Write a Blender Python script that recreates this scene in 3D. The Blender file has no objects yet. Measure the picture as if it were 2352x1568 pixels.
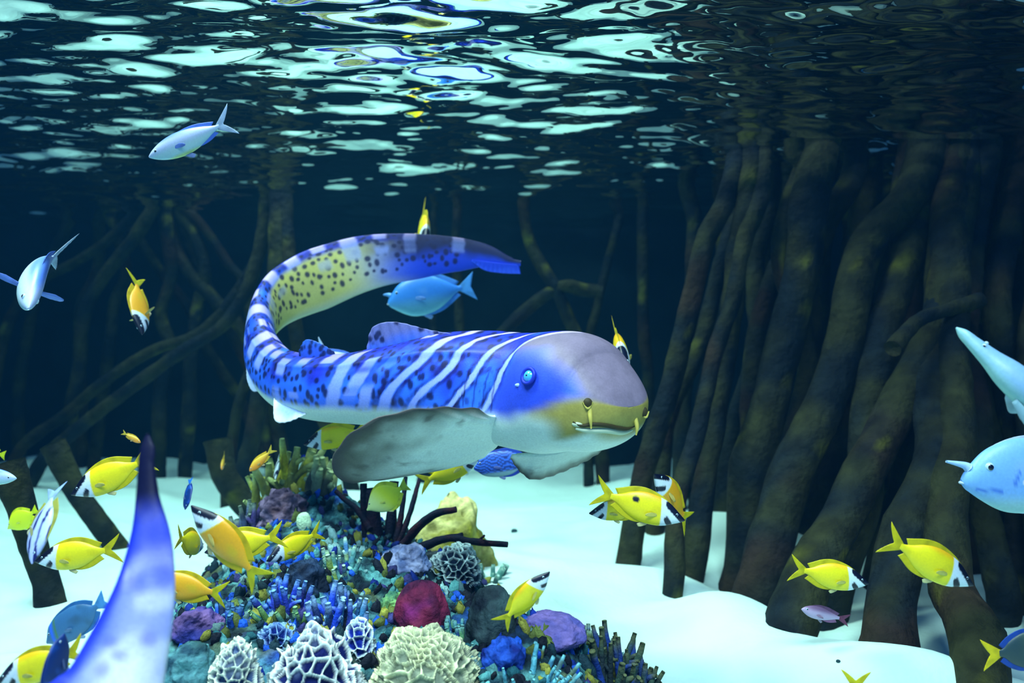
import bpy, math, random
import numpy as np
from mathutils import Vector, Matrix
from mathutils.bvhtree import BVHTree

random.seed(7); RNG = np.random.default_rng(11)
SC = bpy.context.scene; COL = SC.collection
PI = math.pi

# ------------------------------------------------------------------ camera, world, lamps, exposure
CAM_Z = 0.80                      # camera height above the sand
FPX = 1900.0                      # focal length in pixels of the 2352 x 1568 frame
SURF_Z = 1.60                     # still water level
cam_d = bpy.data.cameras.new('camera'); cam = bpy.data.objects.new('camera', cam_d); COL.objects.link(cam)
cam.location = (0, 0, CAM_Z); cam.rotation_euler = (PI / 2, 0, 0)
cam_d.sensor_width = 36.0; cam_d.lens = 36.0 * FPX / 2352.0; cam_d.clip_start = 0.02
cam_d.dof.use_dof = True; cam_d.dof.focus_distance = 1.9; cam_d.dof.aperture_fstop = 2.4
SC.camera = cam

world = bpy.data.worlds.new('world'); SC.world = world; world.use_nodes = True
bg = world.node_tree.nodes['Background']
bg.inputs['Color'].default_value = (0.04, 0.25, 1.0, 1); bg.inputs['Strength'].default_value = 0.56

def lamp(name, loc, target, size, size_y, watts, color, spread):
    ld = bpy.data.lights.new(name, 'AREA'); ld.shape = 'RECTANGLE'; ld.size = size; ld.size_y = size_y
    ld.energy = watts; ld.color = color; ld.spread = math.radians(spread)
    o = bpy.data.objects.new(name, ld); COL.objects.link(o); o.location = loc
    o.rotation_euler = (Vector(target) - Vector(loc)).to_track_quat('-Z', 'Y').to_euler()
    return o
lamp('overhead_tank_lamp_offscreen', (-2.0, 1.9, 4.6), (0.0, 2.4, 0), 1.3, 1.2, 78, (0.84, 1.0, 0.92), 95)
lamp('overhead_rear_lamp_offscreen', (-0.9, 4.2, 4.4), (-0.9, 4.3, 0), 3.2, 1.2, 32, (0.78, 1.0, 0.92), 64)
lamp('overhead_front_lamp_offscreen', (0.1, -0.3, 3.6), (-0.1, 2.2, 0.5), 2.4, 0.8, 42, (0.80, 0.95, 1.0), 70)

vs = SC.view_settings
vs.view_transform = 'Standard'; vs.look = 'None'; vs.gamma = 1.0; vs.use_curve_mapping = False
vs.exposure = 0.12
SC.cycles.use_denoising = True
SC.cycles.max_bounces = 4; SC.cycles.diffuse_bounces = 2; SC.cycles.glossy_bounces = 3; SC.cycles.transparent_max_bounces = 8; SC.cycles.use_adaptive_sampling = True; SC.cycles.adaptive_threshold = 0.08; SC.cycles.volume_bounces = 0
SC.cycles.caustics_reflective = False; SC.cycles.sample_clamp_indirect = 6.0

# ------------------------------------------------------------------ helpers
def lin(r, g, b):
    f = lambda c: (c / 255 / 12.92) if c / 255 <= 0.04045 else ((c / 255 + 0.055) / 1.055) ** 2.4
    return np.array([f(r), f(g), f(b)])
def P(u, v, d):
    return np.array([(u - 1176) / FPX * d, d, CAM_Z - (v - 784) / FPX * d])
def sstep(a, b, x):
    t = np.clip((x - a) / (b - a), 0, 1); return t * t * (3 - 2 * t)
def mix(a, b, t):
    t = np.asarray(t)[..., None] if np.ndim(t) else t
    return a * (1 - t) + b * t
_perm = RNG.permutation(256); _perm = np.concatenate([_perm, _perm]); _rv = RNG.random(256) * 2 - 1
def vnoise(p):
    """smooth value noise, p (...,3) -> (-1..1)"""
    p = np.asarray(p, float); i = np.floor(p).astype(int); f = p - i; f = f * f * (3 - 2 * f); i &= 255
    def h(dx, dy, dz):
        return _rv[_perm[(_perm[(_perm[(i[..., 0] + dx) & 255] + i[..., 1] + dy) & 255] + i[..., 2] + dz) & 255]]
    x0 = [[h(0, a, b) * (1 - f[..., 0]) + h(1, a, b) * f[..., 0] for b in (0, 1)] for a in (0, 1)]
    y = [x0[0][b] * (1 - f[..., 1]) + x0[1][b] * f[..., 1] for b in (0, 1)]
    return y[0] * (1 - f[..., 2]) + y[1] * f[..., 2]
def fbm(p, oct=4):
    p = np.asarray(p, float); s = 0; a = 1.0; t = 0
    for k in range(oct):
        s = s + a * vnoise(p * 2 ** k + 17.3 * k); t += a; a *= 0.5
    return s / t
def crom(pts, n, warp=None):
    """Catmull-Rom resampling, evenly by arc length"""
    P_ = np.asarray(pts, float); Q = np.vstack([2 * P_[0] - P_[1], P_, 2 * P_[-1] - P_[-2]]); out = []
    for k in range(1, len(Q) - 2):
        t = np.linspace(0, 1, 40, endpoint=False)[:, None]; a, b, c, d = Q[k - 1], Q[k], Q[k + 1], Q[k + 2]
        out.append(0.5 * (2 * b + (c - a) * t + (2 * a - 5 * b + 4 * c - d) * t ** 2 + (3 * b - a - 3 * c + d) * t ** 3))
    out = np.vstack(out + [P_[-1:]])
    s = np.concatenate([[0], np.cumsum(np.linalg.norm(np.diff(out[:, :3], axis=0), axis=1))])
    ss = np.linspace(0, s[-1], n)
    if warp: ss = np.concatenate([warp * np.linspace(0, 1, n // 8, endpoint=False) ** 2, np.linspace(warp, s[-1], n - n // 8)])
    return np.stack([np.interp(ss, s, out[:, j]) for j in range(out.shape[1])], 1), ss
def unit(a):
    return a / np.maximum(np.linalg.norm(a, axis=-1, keepdims=True), 1e-9)

def mesh(name, verts, faces, cols=None, smooth=True):
    me = bpy.data.meshes.new(name); me.from_pydata(np.asarray(verts).tolist(), [], faces)
    if cols is not None:
        at = me.color_attributes.new('Col', 'FLOAT_COLOR', 'POINT')
        c = np.ones((len(verts), 4)); c[:, :3] = np.clip(cols, 0, 1); at.data.foreach_set('color', c.ravel())
    if smooth: me.polygons.foreach_set('use_smooth', [True] * len(me.polygons))
    me.update(); return me
def grid_faces(n, m, wrap=False, off=0):
    i, j = np.meshgrid(np.arange(n - 1), np.arange(m if wrap else m - 1), indexing='ij')
    i = i.ravel(); j = j.ravel(); k = (j + 1) % m
    return (np.stack([i * m + j, (i + 1) * m + j, (i + 1) * m + k, i * m + k], 1) + off).tolist()
def obj(name, me, mat, parent=None, **props):
    o = bpy.data.objects.new(name, me); COL.objects.link(o)
    if mat is not None and not me.materials: me.materials.append(mat)
    if parent is not None: o.parent = parent
    for k, v in props.items(): o[k] = v
    return o
def empty(name, loc, label, cat, group=None):
    o = bpy.data.objects.new(name, None); COL.objects.link(o); o.location = [float(c) for c in loc]
    o.empty_display_size = 0.05; o['label'] = label; o['category'] = cat
    if group: o['group'] = group
    return o
def tagit(o, label, cat, group=None):
    o['label'] = label; o['category'] = cat
    if group: o['group'] = group
    return o

def material(name, rough=0.5, spec=0.5, color=None, nscale=0, namp=0.0, bscale=0, bump=0.0, bdist=0.01, coat=0.0, sss=0.0, det=4.0):
    m = bpy.data.materials.new(name); m.use_nodes = True; nt = m.node_tree; b = nt.nodes['Principled BSDF']
    b.inputs['Roughness'].default_value = rough; b.inputs['Specular IOR Level'].default_value = spec
    if coat: b.inputs['Coat Weight'].default_value = coat; b.inputs['Coat Roughness'].default_value = 0.25
    if sss: b.inputs['Subsurface Weight'].default_value = sss; b.inputs['Subsurface Radius'].default_value = (0.01, 0.01, 0.01)
    tc = nt.nodes.new('ShaderNodeTexCoord')
    if color is None:
        a = nt.nodes.new('ShaderNodeAttribute'); a.attribute_name = 'Col'; src = a.outputs['Color']
    else:
        a = nt.nodes.new('ShaderNodeRGB'); a.outputs[0].default_value = (*color, 1); src = a.outputs[0]
    if nscale:
        n = nt.nodes.new('ShaderNodeTexNoise'); n.inputs['Scale'].default_value = nscale; n.inputs['Detail'].default_value = det
        nt.links.new(tc.outputs['Object'], n.inputs['Vector'])
        mr = nt.nodes.new('ShaderNodeMapRange'); mr.inputs['From Min'].default_value = 0.25; mr.inputs['From Max'].default_value = 0.75
        mr.inputs['To Min'].default_value = 1 - namp; mr.inputs['To Max'].default_value = 1 + namp
        nt.links.new(n.outputs['Fac'], mr.inputs['Value'])
        vm = nt.nodes.new('ShaderNodeVectorMath'); vm.operation = 'SCALE'
        nt.links.new(src, vm.inputs[0]); nt.links.new(mr.outputs['Result'], vm.inputs['Scale']); src = vm.outputs['Vector']
    nt.links.new(src, b.inputs['Base Color'])
    if bump:
        n2 = nt.nodes.new('ShaderNodeTexNoise'); n2.inputs['Scale'].default_value = bscale; n2.inputs['Detail'].default_value = det
        nt.links.new(tc.outputs['Object'], n2.inputs['Vector'])
        bp = nt.nodes.new('ShaderNodeBump'); bp.inputs['Strength'].default_value = bump; bp.inputs['Distance'].default_value = bdist
        nt.links.new(n2.outputs['Fac'], bp.inputs['Height']); nt.links.new(bp.outputs['Normal'], b.inputs['Normal'])
    return m
M_SHARK = material('shark_skin', 0.48, 0.35, nscale=220, namp=0.10, bscale=260, bump=0.15, bdist=0.002)
M_FISH = material('fish_scales', 0.40, 0.5, nscale=60, namp=0.07, bscale=120, bump=0.08, bdist=0.004)
M_FIN = material('fin_membrane', 0.5, 0.3, nscale=30, namp=0.08)
M_EYE = material('eye_gloss', 0.08, 0.8)
M_BARK = material('root_bark', 0.85, 0.15, nscale=14, namp=0.55, bscale=34, bump=0.7, bdist=0.02)
M_CORAL = material('coral_skin', 0.75, 0.2, nscale=90, namp=0.25, bscale=150, bump=0.6, bdist=0.006)
M_ROCK = material('live_rock', 0.9, 0.15, nscale=70, namp=0.45, bscale=90, bump=0.9, bdist=0.012)
M_SAND = material('sand_grain', 0.9, 0.1, nscale=9, namp=0.05, bscale=60, bump=0.25, bdist=0.01)
M_WALL = material('tank_wall', 0.9, 0.1, color=(0.006, 0.016, 0.022), nscale=3, namp=0.5, bscale=8, bump=0.5, bdist=0.03)

# ------------------------------------------------------------------ the setting
def poly_sd(px, py, poly):
    """signed distance to polygon, positive inside"""
    poly = np.asarray(poly); n = len(poly); d = np.full(px.shape, 1e9); ins = np.zeros(px.shape, bool)
    for k in range(n):
        a, b = poly[k], poly[(k + 1) % n]; e = b - a; w0, w1 = px - a[0], py - a[1]
        t = np.clip((w0 * e[0] + w1 * e[1]) / (e @ e), 0, 1)
        d = np.minimum(d, np.hypot(w0 - e[0] * t, w1 - e[1] * t))
        c = ((a[1] > py) != (b[1] > py)) & (px < (b[0] - a[0]) * (py - a[1]) / (b[1] - a[1] + 1e-12) + a[0]); ins ^= c
    return np.where(ins, d, -d)
def sand_z(x, y):
    x = np.asarray(x, float); y = np.asarray(y, float)
    q = np.stack([x * 1.3, y * 1.1, 0 * x + 3.1], -1)
    z = 0.10 * fbm(q, 2) + 0.045 * vnoise(np.stack([x * 3.2 + 0.8 * y, y * 4.5, 0 * x + 9.7], -1)) + 0.007 * vnoise(np.stack([x * 9 + 2 * y, y * 13, 0 * x + 2.7], -1))
    for (u, v, r, h) in ((1690, 1420, 0.26, 0.075), (1330, 1180, 0.5, 0.05), (1900, 1530, 0.22, 0.06), (150, 1330, 0.5, 0.05), (2150, 1545, 0.2, 0.05),
                         (1830, 1360, 0.16, -0.05), (2090, 1480, 0.13, -0.06), (1720, 1290, 0.2, -0.05), (1480, 1150, 0.35, -0.05)):
        d = CAM_Z * FPX / (v - 784); cx = (u - 1176) / FPX * d
        z = z + 1.5 * h * np.exp(-((x - cx) ** 2 + (y - d) ** 2) / r ** 2)
    return z - 0.02
xs = np.linspace(-6, 6, 420); ys = np.concatenate([np.linspace(-1.6, 1.2, 40), np.linspace(1.22, 4.2, 260), np.linspace(4.25, 5.85, 60)])
gx, gy = np.meshgrid(xs, ys, indexing='ij'); gz = sand_z(gx, gy)
sc_ = lin(208, 234, 222) * (1 + 0.05 * fbm(np.stack([gx * 5.0, gy * 5.0, 0 * gx + 40], -1), 3))[..., None]
obj('floor', mesh('floor', np.stack([gx, gy, gz], -1).reshape(-1, 3), grid_faces(len(xs), len(ys)), sc_.reshape(-1, 3)), M_SAND, kind='structure')

def slab(name, lo, hi, mat):
    x0, y0, z0 = lo; x1, y1, z1 = hi
    v = [(x, y, z) for x in (x0, x1) for y in (y0, y1) for z in (z0, z1)]
    f = [(0, 1, 3, 2), (4, 6, 7, 5), (0, 4, 5, 1), (2, 3, 7, 6), (0, 2, 6, 4), (1, 5, 7, 3)]
    return obj(name, mesh(name, v, f, smooth=False), mat, kind='structure')
slab('wall_back', (-6.2, 5.75, -0.3), (6.2, 5.95, 5.0), M_WALL)
slab('wall_left', (-6.2, -1.6, -0.3), (-6.0, 5.75, 5.0), M_WALL)
slab('wall_right', (6.0, -1.6, -0.3), (6.2, 5.75, 5.0), M_WALL)

# water surface: real waves, mirrors beyond the critical angle when seen from below
wx = np.concatenate([np.linspace(-5.9, -2.75, 90), np.linspace(-2.7, 2.7, 620), np.linspace(2.75, 5.9, 90)]); wy = np.concatenate([np.linspace(-1.5, 1.4, 60), np.linspace(1.42, 4.6, 420), np.linspace(4.62, 5.74, 70)])
gx, gy = np.meshgrid(wx, wy, indexing='ij'); gz = np.zeros_like(gx); r_ = np.random.default_rng(5)
for lam, slope, n in ((0.9, 0.05, 5), (0.40, 0.085, 8), (0.17, 0.110, 14), (0.085, 0.075, 18), (0.05, 0.030, 16)):
    for k in range(n):
        l = lam * r_.uniform(0.75, 1.35); a = r_.normal(PI / 2, 0.36); kk = 2 * PI / l
        gz += slope / kk / math.sqrt(n) * 1.5 * np.sin(kk * (gx * math.cos(a) + gy * math.sin(a)) + r_.uniform(0, 2 * PI))
M_WATER = bpy.data.materials.new('water_surface'); M_WATER.use_nodes = True; nt = M_WATER.node_tree; nt.nodes.clear()
out = nt.nodes.new('ShaderNodeOutputMaterial'); mx = nt.nodes.new('ShaderNodeMixShader'); tr = nt.nodes.new('ShaderNodeBsdfTransparent')
gl = nt.nodes.new('ShaderNodeBsdfGlossy'); fr = nt.nodes.new('ShaderNodeFresnel')
gl.inputs['Roughness'].default_value = 0.0; gl.inputs['Color'].default_value = (0.92, 1, 0.97, 1); fr.inputs['IOR'].default_value = 1.333
nt.links.new(fr.outputs['Fac'], mx.inputs['Fac']); nt.links.new(tr.outputs[0], mx.inputs[1]); nt.links.new(gl.outputs[0], mx.inputs[2]); nt.links.new(mx.outputs[0], out.inputs['Surface'])
o = obj('water_surface', mesh('water_surface', np.stack([gx, gy, gz + SURF_Z], -1).reshape(-1, 3), grid_faces(len(wx), len(wy))), M_WATER, kind='stuff')
tagit(o, 'rippling underside of the water surface with bright glints', 'water')

# the water itself: thin blue haze and a little absorption of red
M_HAZE = bpy.data.materials.new('water_haze'); M_HAZE.use_nodes = True; nt = M_HAZE.node_tree; nt.nodes.clear()
out = nt.nodes.new('ShaderNodeOutputMaterial'); ad = nt.nodes.new('ShaderNodeAddShader'); vsc = nt.nodes.new('ShaderNodeVolumeScatter'); vab = nt.nodes.new('ShaderNodeVolumeAbsorption')
vsc.inputs['Color'].default_value = (0.04, 0.42, 1.0, 1); vsc.inputs['Density'].default_value = 0.011; vsc.inputs['Anisotropy'].default_value = 0.2
vab.inputs['Color'].default_value = (0.0, 0.82, 0.90, 1); vab.inputs['Density'].default_value = 0.075
nt.links.new(vsc.outputs[0], ad.inputs[0]); nt.links.new(vab.outputs[0], ad.inputs[1]); nt.links.new(ad.outputs[0], out.inputs['Volume'])
hz = slab('water_body', (-5.95, -1.5, -0.25), (5.95, 5.74, 1.56), M_HAZE); hz['kind'] = 'stuff'; tagit(hz, 'clear blue water filling the tank', 'water')

# ------------------------------------------------------------------ generic swept body
def frames(C, up):
    T = -np.gradient(C, axis=0); T[:8] = T[8]; T = unit(T)                    # heading: towards the first point
    U = unit(up - (up * T).sum(1, keepdims=True) * T)
    return T, U, np.cross(T, U)
def tube(pts, rad, nseg=30, nth=10, rough=0.0, seed=0.0, cap=True):
    """bumpy tapered tube; pts (k,3), rad (k)"""
    D, ss = crom(np.column_stack([pts, rad]), nseg); C = D[:, :3]; R = D[:, 3]
    t = unit(np.gradient(C, axis=0)); a = np.zeros_like(t); a[0] = unit(np.cross(t[0], [1., 0, 0] if abs(t[0][0]) < .8 else [0, 1., 0]))
    for k in range(1, nseg): a[k] = unit(a[k - 1] - (a[k - 1] @ t[k]) * t[k])
    b = np.cross(t, a); th = np.linspace(0, 2 * PI, nth, endpoint=False)
    V = C[:, None] + R[:, None, None] * (a[:, None] * np.cos(th)[None, :, None] + b[:, None] * np.sin(th)[None, :, None])
    if rough:
        n = fbm(V / (np.mean(R) * 2.2) + seed, 3)
        V = C[:, None] + (V - C[:, None]) * (1 + rough * n[..., None])
    F = grid_faces(nseg, nth, True); V = V.reshape(-1, 3)
    if cap:
        F += [tuple(range(nth))[::-1], tuple(range((nseg - 1) * nth, nseg * nth))]
    return V, F, np.repeat(np.linspace(0, 1, nseg), nth)
def ball(c, r, n=12, sq=(1, 1, 1)):
    th = np.linspace(0, PI, n); ph = np.linspace(0, 2 * PI, 2 * n, endpoint=False)
    V = np.stack([np.sin(th)[:, None] * np.cos(ph), np.sin(th)[:, None] * np.sin(ph), np.cos(th)[:, None] + 0 * ph], -1) * r * np.array(sq) + np.array(c)
    return V.reshape(-1, 3), [f[::-1] for f in grid_faces(n, 2 * n, True)]
def loft_fin(A, B, thick, nu=26, nv=14, col=None, camber=0.0):
    """fin skin between root line A and edge line B, with real thickness"""
    A, _ = crom(A, nu); B, _ = crom(B, nu); t = np.linspace(0, 1, nv)
    G = A[:, None] * (1 - t)[None, :, None] + B[:, None] * t[None, :, None]
    N = unit(np.cross(np.gradient(G, axis=0), np.gradient(G, axis=1)))
    N = np.nan_to_num(N); un = np.linspace(0, 1, nu)
    th = thick * (1 - 0.86 * t ** 1.3)[None, :] * (0.25 + 0.75 * np.sin(PI * np.clip(un, 0.02, 0.98)) ** 0.5)[:, None]
    G = G + N * (camber * np.sin(PI * t) ** 1.0)[None, :, None]
    G = G + N * (thick * 0.10 * np.sin(un * 2 * PI * 11) * 1.0)[:, None, None] * (t * 1.0)[None, :, None]
    V = np.concatenate([(G + N * th[..., None] / 2).reshape(-1, 3), (G - N * th[..., None] / 2).reshape(-1, 3)])
    n = nu * nv; F = grid_faces(nu, nv) + [f[::-1] for f in grid_faces(nu, nv, off=n)]
    ring = [j for j in range(nv)] + [i * nv + nv - 1 for i in range(1, nu)] + [(nu - 1) * nv + j for j in range(nv - 2, -1, -1)] + [i * nv for i in range(nu - 2, 0, -1)]
    for k in range(len(ring)):
        a, b = ring[k], ring[(k + 1) % len(ring)]; F.append((a, b, b + n, a + n))
    uu = np.tile(np.repeat(un, nv), 2); tt = np.tile(np.tile(t, nu), 2)
    return V, F, (col(uu, tt, V) if col else None)

# ------------------------------------------------------------------ the sharks
BLUE = lin(46, 108, 250); DEEP = lin(24, 42, 190); NAVY = lin(6, 8, 66); LILAC = lin(150, 168, 246); BELLY = lin(232, 250, 238)
BROWN = lin(120, 108, 128); OLIVE = lin(160, 148, 70); YEL = lin(212, 210, 104)
def spots_mask(Lm, TH, R, n, rmin, rmax, seed, Lr, thmax, soft=0.35):
    r = np.random.default_rng(seed); m = np.zeros(Lm.shape); k = 0; pts = []
    for _ in range(n * 12):
        l = r.uniform(*Lr); t = r.uniform(-thmax, thmax); rr = r.uniform(rmin, rmax)
        Rl = np.interp(l, Lm[:, 0], R)
        if all((l - a) ** 2 + ((t - b) * Rl) ** 2 > (1.25 * (rr + c)) ** 2 for a, b, c in pts[-400:] if abs(a - l) < 0.06):
            pts.append((l, t, rr))
        if len(pts) >= n: break
    L0 = Lm[:, 0]
    for (l, t, rr) in pts:
        i0, i1 = np.searchsorted(L0, [l - 2 * rr, l + 2 * rr])
        if i1 <= i0: continue
        Rl = np.interp(l, L0, R); an = r.uniform(0.9, 1.25)
        dd = np.sqrt(((Lm[i0:i1] - l) * an) ** 2 + (((TH[i0:i1] - t) * Rl) / an) ** 2) / rr
        m[i0:i1] = np.maximum(m[i0:i1], 1 - sstep(1 - soft, 1 + soft, dd))
    return m
def shark_body(ctrl, ups, prof, nring, nth, pattern, seed):
    """ctrl rows x,y,z from snout to tail tip; prof rows L,ht,hb,hw (metres along the body)"""
    D, ss = crom(np.column_stack([ctrl, ups]), nring, 0.08); C = D[:, :3]; T, U, S = frames(C, D[:, 3:6]); prof = np.asarray(prof)
    ht, hb, hw = (np.interp(ss, prof[:, 0], prof[:, j]) for j in (1, 2, 3))
    k = np.ones(15) / 15
    for a in (ht, hb, hw):
        w_ = sstep(.20, .32, ss); w_[-8:] = 0; a[:] = a * (1 - w_) + np.convolve(np.pad(a, 7, 'edge'), k, 'valid') * w_
    th = np.linspace(-PI, PI, nth, endpoint=False); c, s = np.cos(th), np.sin(th)
    head = 1 - sstep(0.30, 0.75, ss)
    pw = 0.95 - 0.22 * head
    cz = np.where(c > 0, c, np.sign(c) * np.abs(c) ** pw[:, None])
    zz = np.where(c > 0, ht[:, None] * cz, hb[:, None] * cz)
    yy = hw[:, None] * np.sign(s) * np.abs(s) ** (0.92)
    body = sstep(0.28, 0.45, ss) * (1 - sstep(1.2, 1.5, ss))
    rg = 1 + body[:, None] * (0.035 * np.exp(-((np.abs(th) - 0.85) / 0.09) ** 2) + 0.06 * np.exp(-(th / 0.10) ** 2))
    V = C[:, None] + S[:, None] * (yy * rg)[..., None] + U[:, None] * (zz * rg)[..., None]
    Lm = np.repeat(ss[:, None], nth, 1); TH = np.repeat(th[None], nring, 0); R = np.maximum((ht + hb) / 2, 0.01)
    cols = pattern(Lm, TH, R, V, seed)
    F = grid_faces(nring, nth, True); F += [tuple(range(nth))[::-1], tuple(range((nring - 1) * nth, nring * nth))]
    return V, F, cols, dict(C=C, T=T, U=U, S=S, ss=ss, ht=ht, hb=hb, hw=hw)
def zebra_pattern(Lm, TH, R, V, seed):
    A = np.abs(TH); nz = fbm(V * 14 + seed, 3); nf = fbm(V * 60 + seed, 2)
    col = mix(DEEP, BLUE, sstep(-0.45, 0.45, nz + 0.5 * (A - 0.8)))
    # pale narrow bars on the head and neck, wider broken bars further back
    bars = [(0.168, .0075), (0.255, .0085), (0.345, .011), (0.44, .015), (0.535, .018), (0.635, .020), (0.74, .021), (0.84, .022), (0.94, .022), (1.03, .022), (1.11, .022),
            (1.18, .024), (1.27, .024), (1.36, .024), (1.45, .024), (1.54, .024), (1.64, .026), (1.74, .026), (1.84, .026), (1.94, .026), (2.04, .022), (2.14, .020), (2.30, .022)]
    pale = np.zeros(Lm.shape); dark = np.zeros(Lm.shape)
    for k, (l, w) in enumerate(bars):
        sl = 0.105 if l < 0.5 else 0.105 * max(0.0, 1 - (l - 0.5) / 0.35)
        cen = l + sl * A - 0.012 * np.sin(A * 5 + k) * (l < 0.6) + 0.010 * nz + 0.004 * nf
        dl = np.abs(Lm - cen)
        brk = sstep(-0.15, 0.20, fbm(np.stack([Lm * 0 + k * 3.3, TH * 2.2, Lm * 0 + seed], -1), 2) + (0.8 if l < 0.5 else (-0.02 if l < 1.15 else 0.35)) - 0.12 * (A > 1.7))
        reach = 1 - sstep(1.25, 1.5, A) if l > 1.15 else 1.0
        pale = np.maximum(pale, (1 - sstep(w * 0.75, w * 1.25, dl)) * brk * reach)
        dark = np.maximum(dark, (sstep(w * 1.0, w * 1.4, dl) * (1 - sstep(w * 1.8, w * 3.2, dl))) * (0.95 if l < 0.5 else 0.6) * (1 - sstep(1.0, 1.5, A) * (l > 0.5)))
    col = mix(col, lin(12, 16, 104), np.clip(dark * (0.85 + 0.9 * nf), 0, 1))
    col = mix(col, lin(14, 20, 120), sstep(0.1, 0.45, nf) * sstep(0.2, 0.3, Lm) * (1 - sstep(.45, .7, Lm)) * (1 - sstep(1.2, 1.6, A)) * .7)
    # flattened tail: yellowish left flank, dark blue end
    tl = sstep(1.40, 1.54, Lm) * sstep(0.62, 0.95, A) * (1 - sstep(1.85, 2.20, Lm))
    col = mix(col, YEL * (1 + 0.15 * nz[..., None]), tl * 0.95)
    end = sstep(1.92, 2.20, Lm); col = mix(col, mix(lin(6, 10, 60), lin(24, 58, 205), sstep(1.1, 1.9, A + 0.5 * nz)), end * 0.95)
    neck = sstep(0.19, 0.30, Lm - 0.08 * A)
    sp = spots_mask(Lm, TH, R, 950, 0.0055, 0.0112, int(seed) + 3, (0.30, 2.30), 2.05)
    col = mix(col, NAVY, sp * 0.92 * neck * (1 - 0.75 * pale))
    fre = spots_mask(Lm, TH, R, 260, 0.002, 0.0038, int(seed) + 9, (0.20, 0.36), 1.9, 0.5)
    col = mix(col, NAVY, fre * 0.6 * (1 - pale))
    # head: mauve brown crown, blue cheek, olive nose
    crown = (1 - sstep(0.158, 0.166, Lm - 0.105 * A)) * (1 - sstep(0.80, 1.30, A + 0.15 * nz + 1.6 * np.maximum(Lm - 0.07, 0) - 4 * np.maximum(0.08 - Lm, 0)))
    cheek = (1 - sstep(0.12, 0.166, Lm - 0.105 * A)) * (1 - crown) * sstep(.03, .10, Lm)
    col = mix(col, mix(BROWN, OLIVE, sstep(1.2, 1.5, A)), 1 - sstep(.02, .09, Lm + .02 * nz))
    col = mix(col, lin(44, 74, 214), cheek)
    col = mix(col, BROWN, crown)
    nose = (1 - sstep(0.065, 0.125, Lm + .012 * nz - .10 * sstep(1.45, 1.85, A))) * sstep(1.15, 1.55, A + 3 * (0.05 - Lm))
    col = mix(col, OLIVE, np.clip(nose, 0, 1))
    col = mix(col, mix(LILAC, lin(196, 176, 226), 1 - sstep(.3, .9, A)), pale * (1 - 0.6 * tl) * (0.92 - 0.5 * end) * (1 - .25 * sstep(.45, .6, Lm) * (1 - sstep(1.1, 1.25, Lm))))
    col = col * (1 + (.16 * nf + .10 * nz) * (1 - sstep(.15, .3, Lm)))[..., None]
    gate = np.where(Lm < 0.3, 1.80, np.where(Lm < 0.6, 1.80 + (Lm - 0.3) * 0.9, 2.07 + 0.0 * Lm))
    bl = sstep(-0.14, 0.16, A - gate + 0.06 * nz) * (1 - sstep(1.15, 1.5, Lm)) * np.maximum(sstep(.07, .13, Lm), sstep(2.05, 2.35, A) * sstep(.015, .05, Lm))
    col = mix(col, BELLY, bl)
    gut = sstep(1.15, 1.5, Lm) * sstep(2.2, 2.8, A) * (1 - end); col = mix(col, lin(196, 204, 190), gut * 0.7)
    for g in range(4):                                    # gill slits
        gs = (1 - sstep(0.0012, 0.0035, np.abs(Lm - (0.315 + 0.028 * g) - 0.02 * (A - 1.5)))) * sstep(1.15, 1.25, A) * (1 - sstep(1.72, 1.8, A))
        col = mix(col, NAVY, gs * 0.7)
    return col

def px_curve(rows): return np.array([P(*r) for r in rows])
ctrl = px_curve([(1448, 934, 1.745), (1380, 922, 1.81), (1312, 902, 1.87), (1236, 902, 1.935), (1120, 892, 2.00), (1000, 886, 2.06), (800, 892, 2.17), (700, 886, 2.28), (638, 862, 2.40),
                 (600, 805, 2.54), (604, 735, 2.68), (650, 682, 2.79), (745, 636, 2.87), (850, 602, 2.92), (970, 589, 2.95), (1080, 590, 2.96), (1196, 606, 2.95)])
ups = np.tile([0, 0, 1.0], (len(ctrl), 1))
prof = [(l, .139 * q ** 1.75, .130 * q ** 1.05, .146 * q ** .80) for l in (0.172 * np.linspace(0.02, 1, 70) ** 2) for q in ((1 - (1 - l / .175) ** 2) ** .5,)] + [(.19, .1400, .1335, .1455), (.21, .1410, .1365, .1450),
        (.25, .142, .140, .141), (.40, .134, .128, .126), (.54, .124, .112, .112), (.68, .104, .100, .096), (.80, .088, .092, .082), (.98, .084, .088, .070), (1.14, .084, .082, .060), (1.32, .086, .082, .052),
        (1.49, .088, .084, .042), (1.63, .092, .088, .034), (1.79, .108, .106, .026), (1.97, .098, .096, .019), (2.16, .082, .080, .014), (2.33, .064, .050, .010), (2.42, .048, .022, .008), (2.50, .014, .010, .004), (2.6, .008, .006, .003)]
shark = empty('zebra_shark', P(1000, 886, 2.06), 'blue zebra shark with pale bars and dark spots, tail curled behind it', 'shark', None)
def shark_part(name, V, F, cols, root, mat=M_SHARK, parent=None, **kw):
    base = np.array(root.location); o = obj(name, mesh(name, np.asarray(V).reshape(-1, 3) - base, F, None if cols is None else np.asarray(cols).reshape(-1, 3)), mat, parent or root, **kw); return o
V, F, cols, info = shark_body(ctrl, ups, prof, 720, 200, zebra_pattern, 2.0)
print('shark length', info['ss'][-1])
body = shark_part('body', V, F, cols, shark)
bvh = BVHTree.FromPolygons(V.reshape(-1, 3).tolist(), [tuple(f) for f in F])
def hit(u, v):
    o_ = Vector((0, 0, CAM_Z)); d_ = Vector(((u - 1176) / FPX, 1, -(v - 784) / FPX)).normalized()
    p, n, i, t = bvh.ray_cast(o_, d_)
    if p is None: print('miss', u, v); return P(u, v, 2.0), np.array([0, -1., 0])
    return np.array(p), np.array(n)
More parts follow.
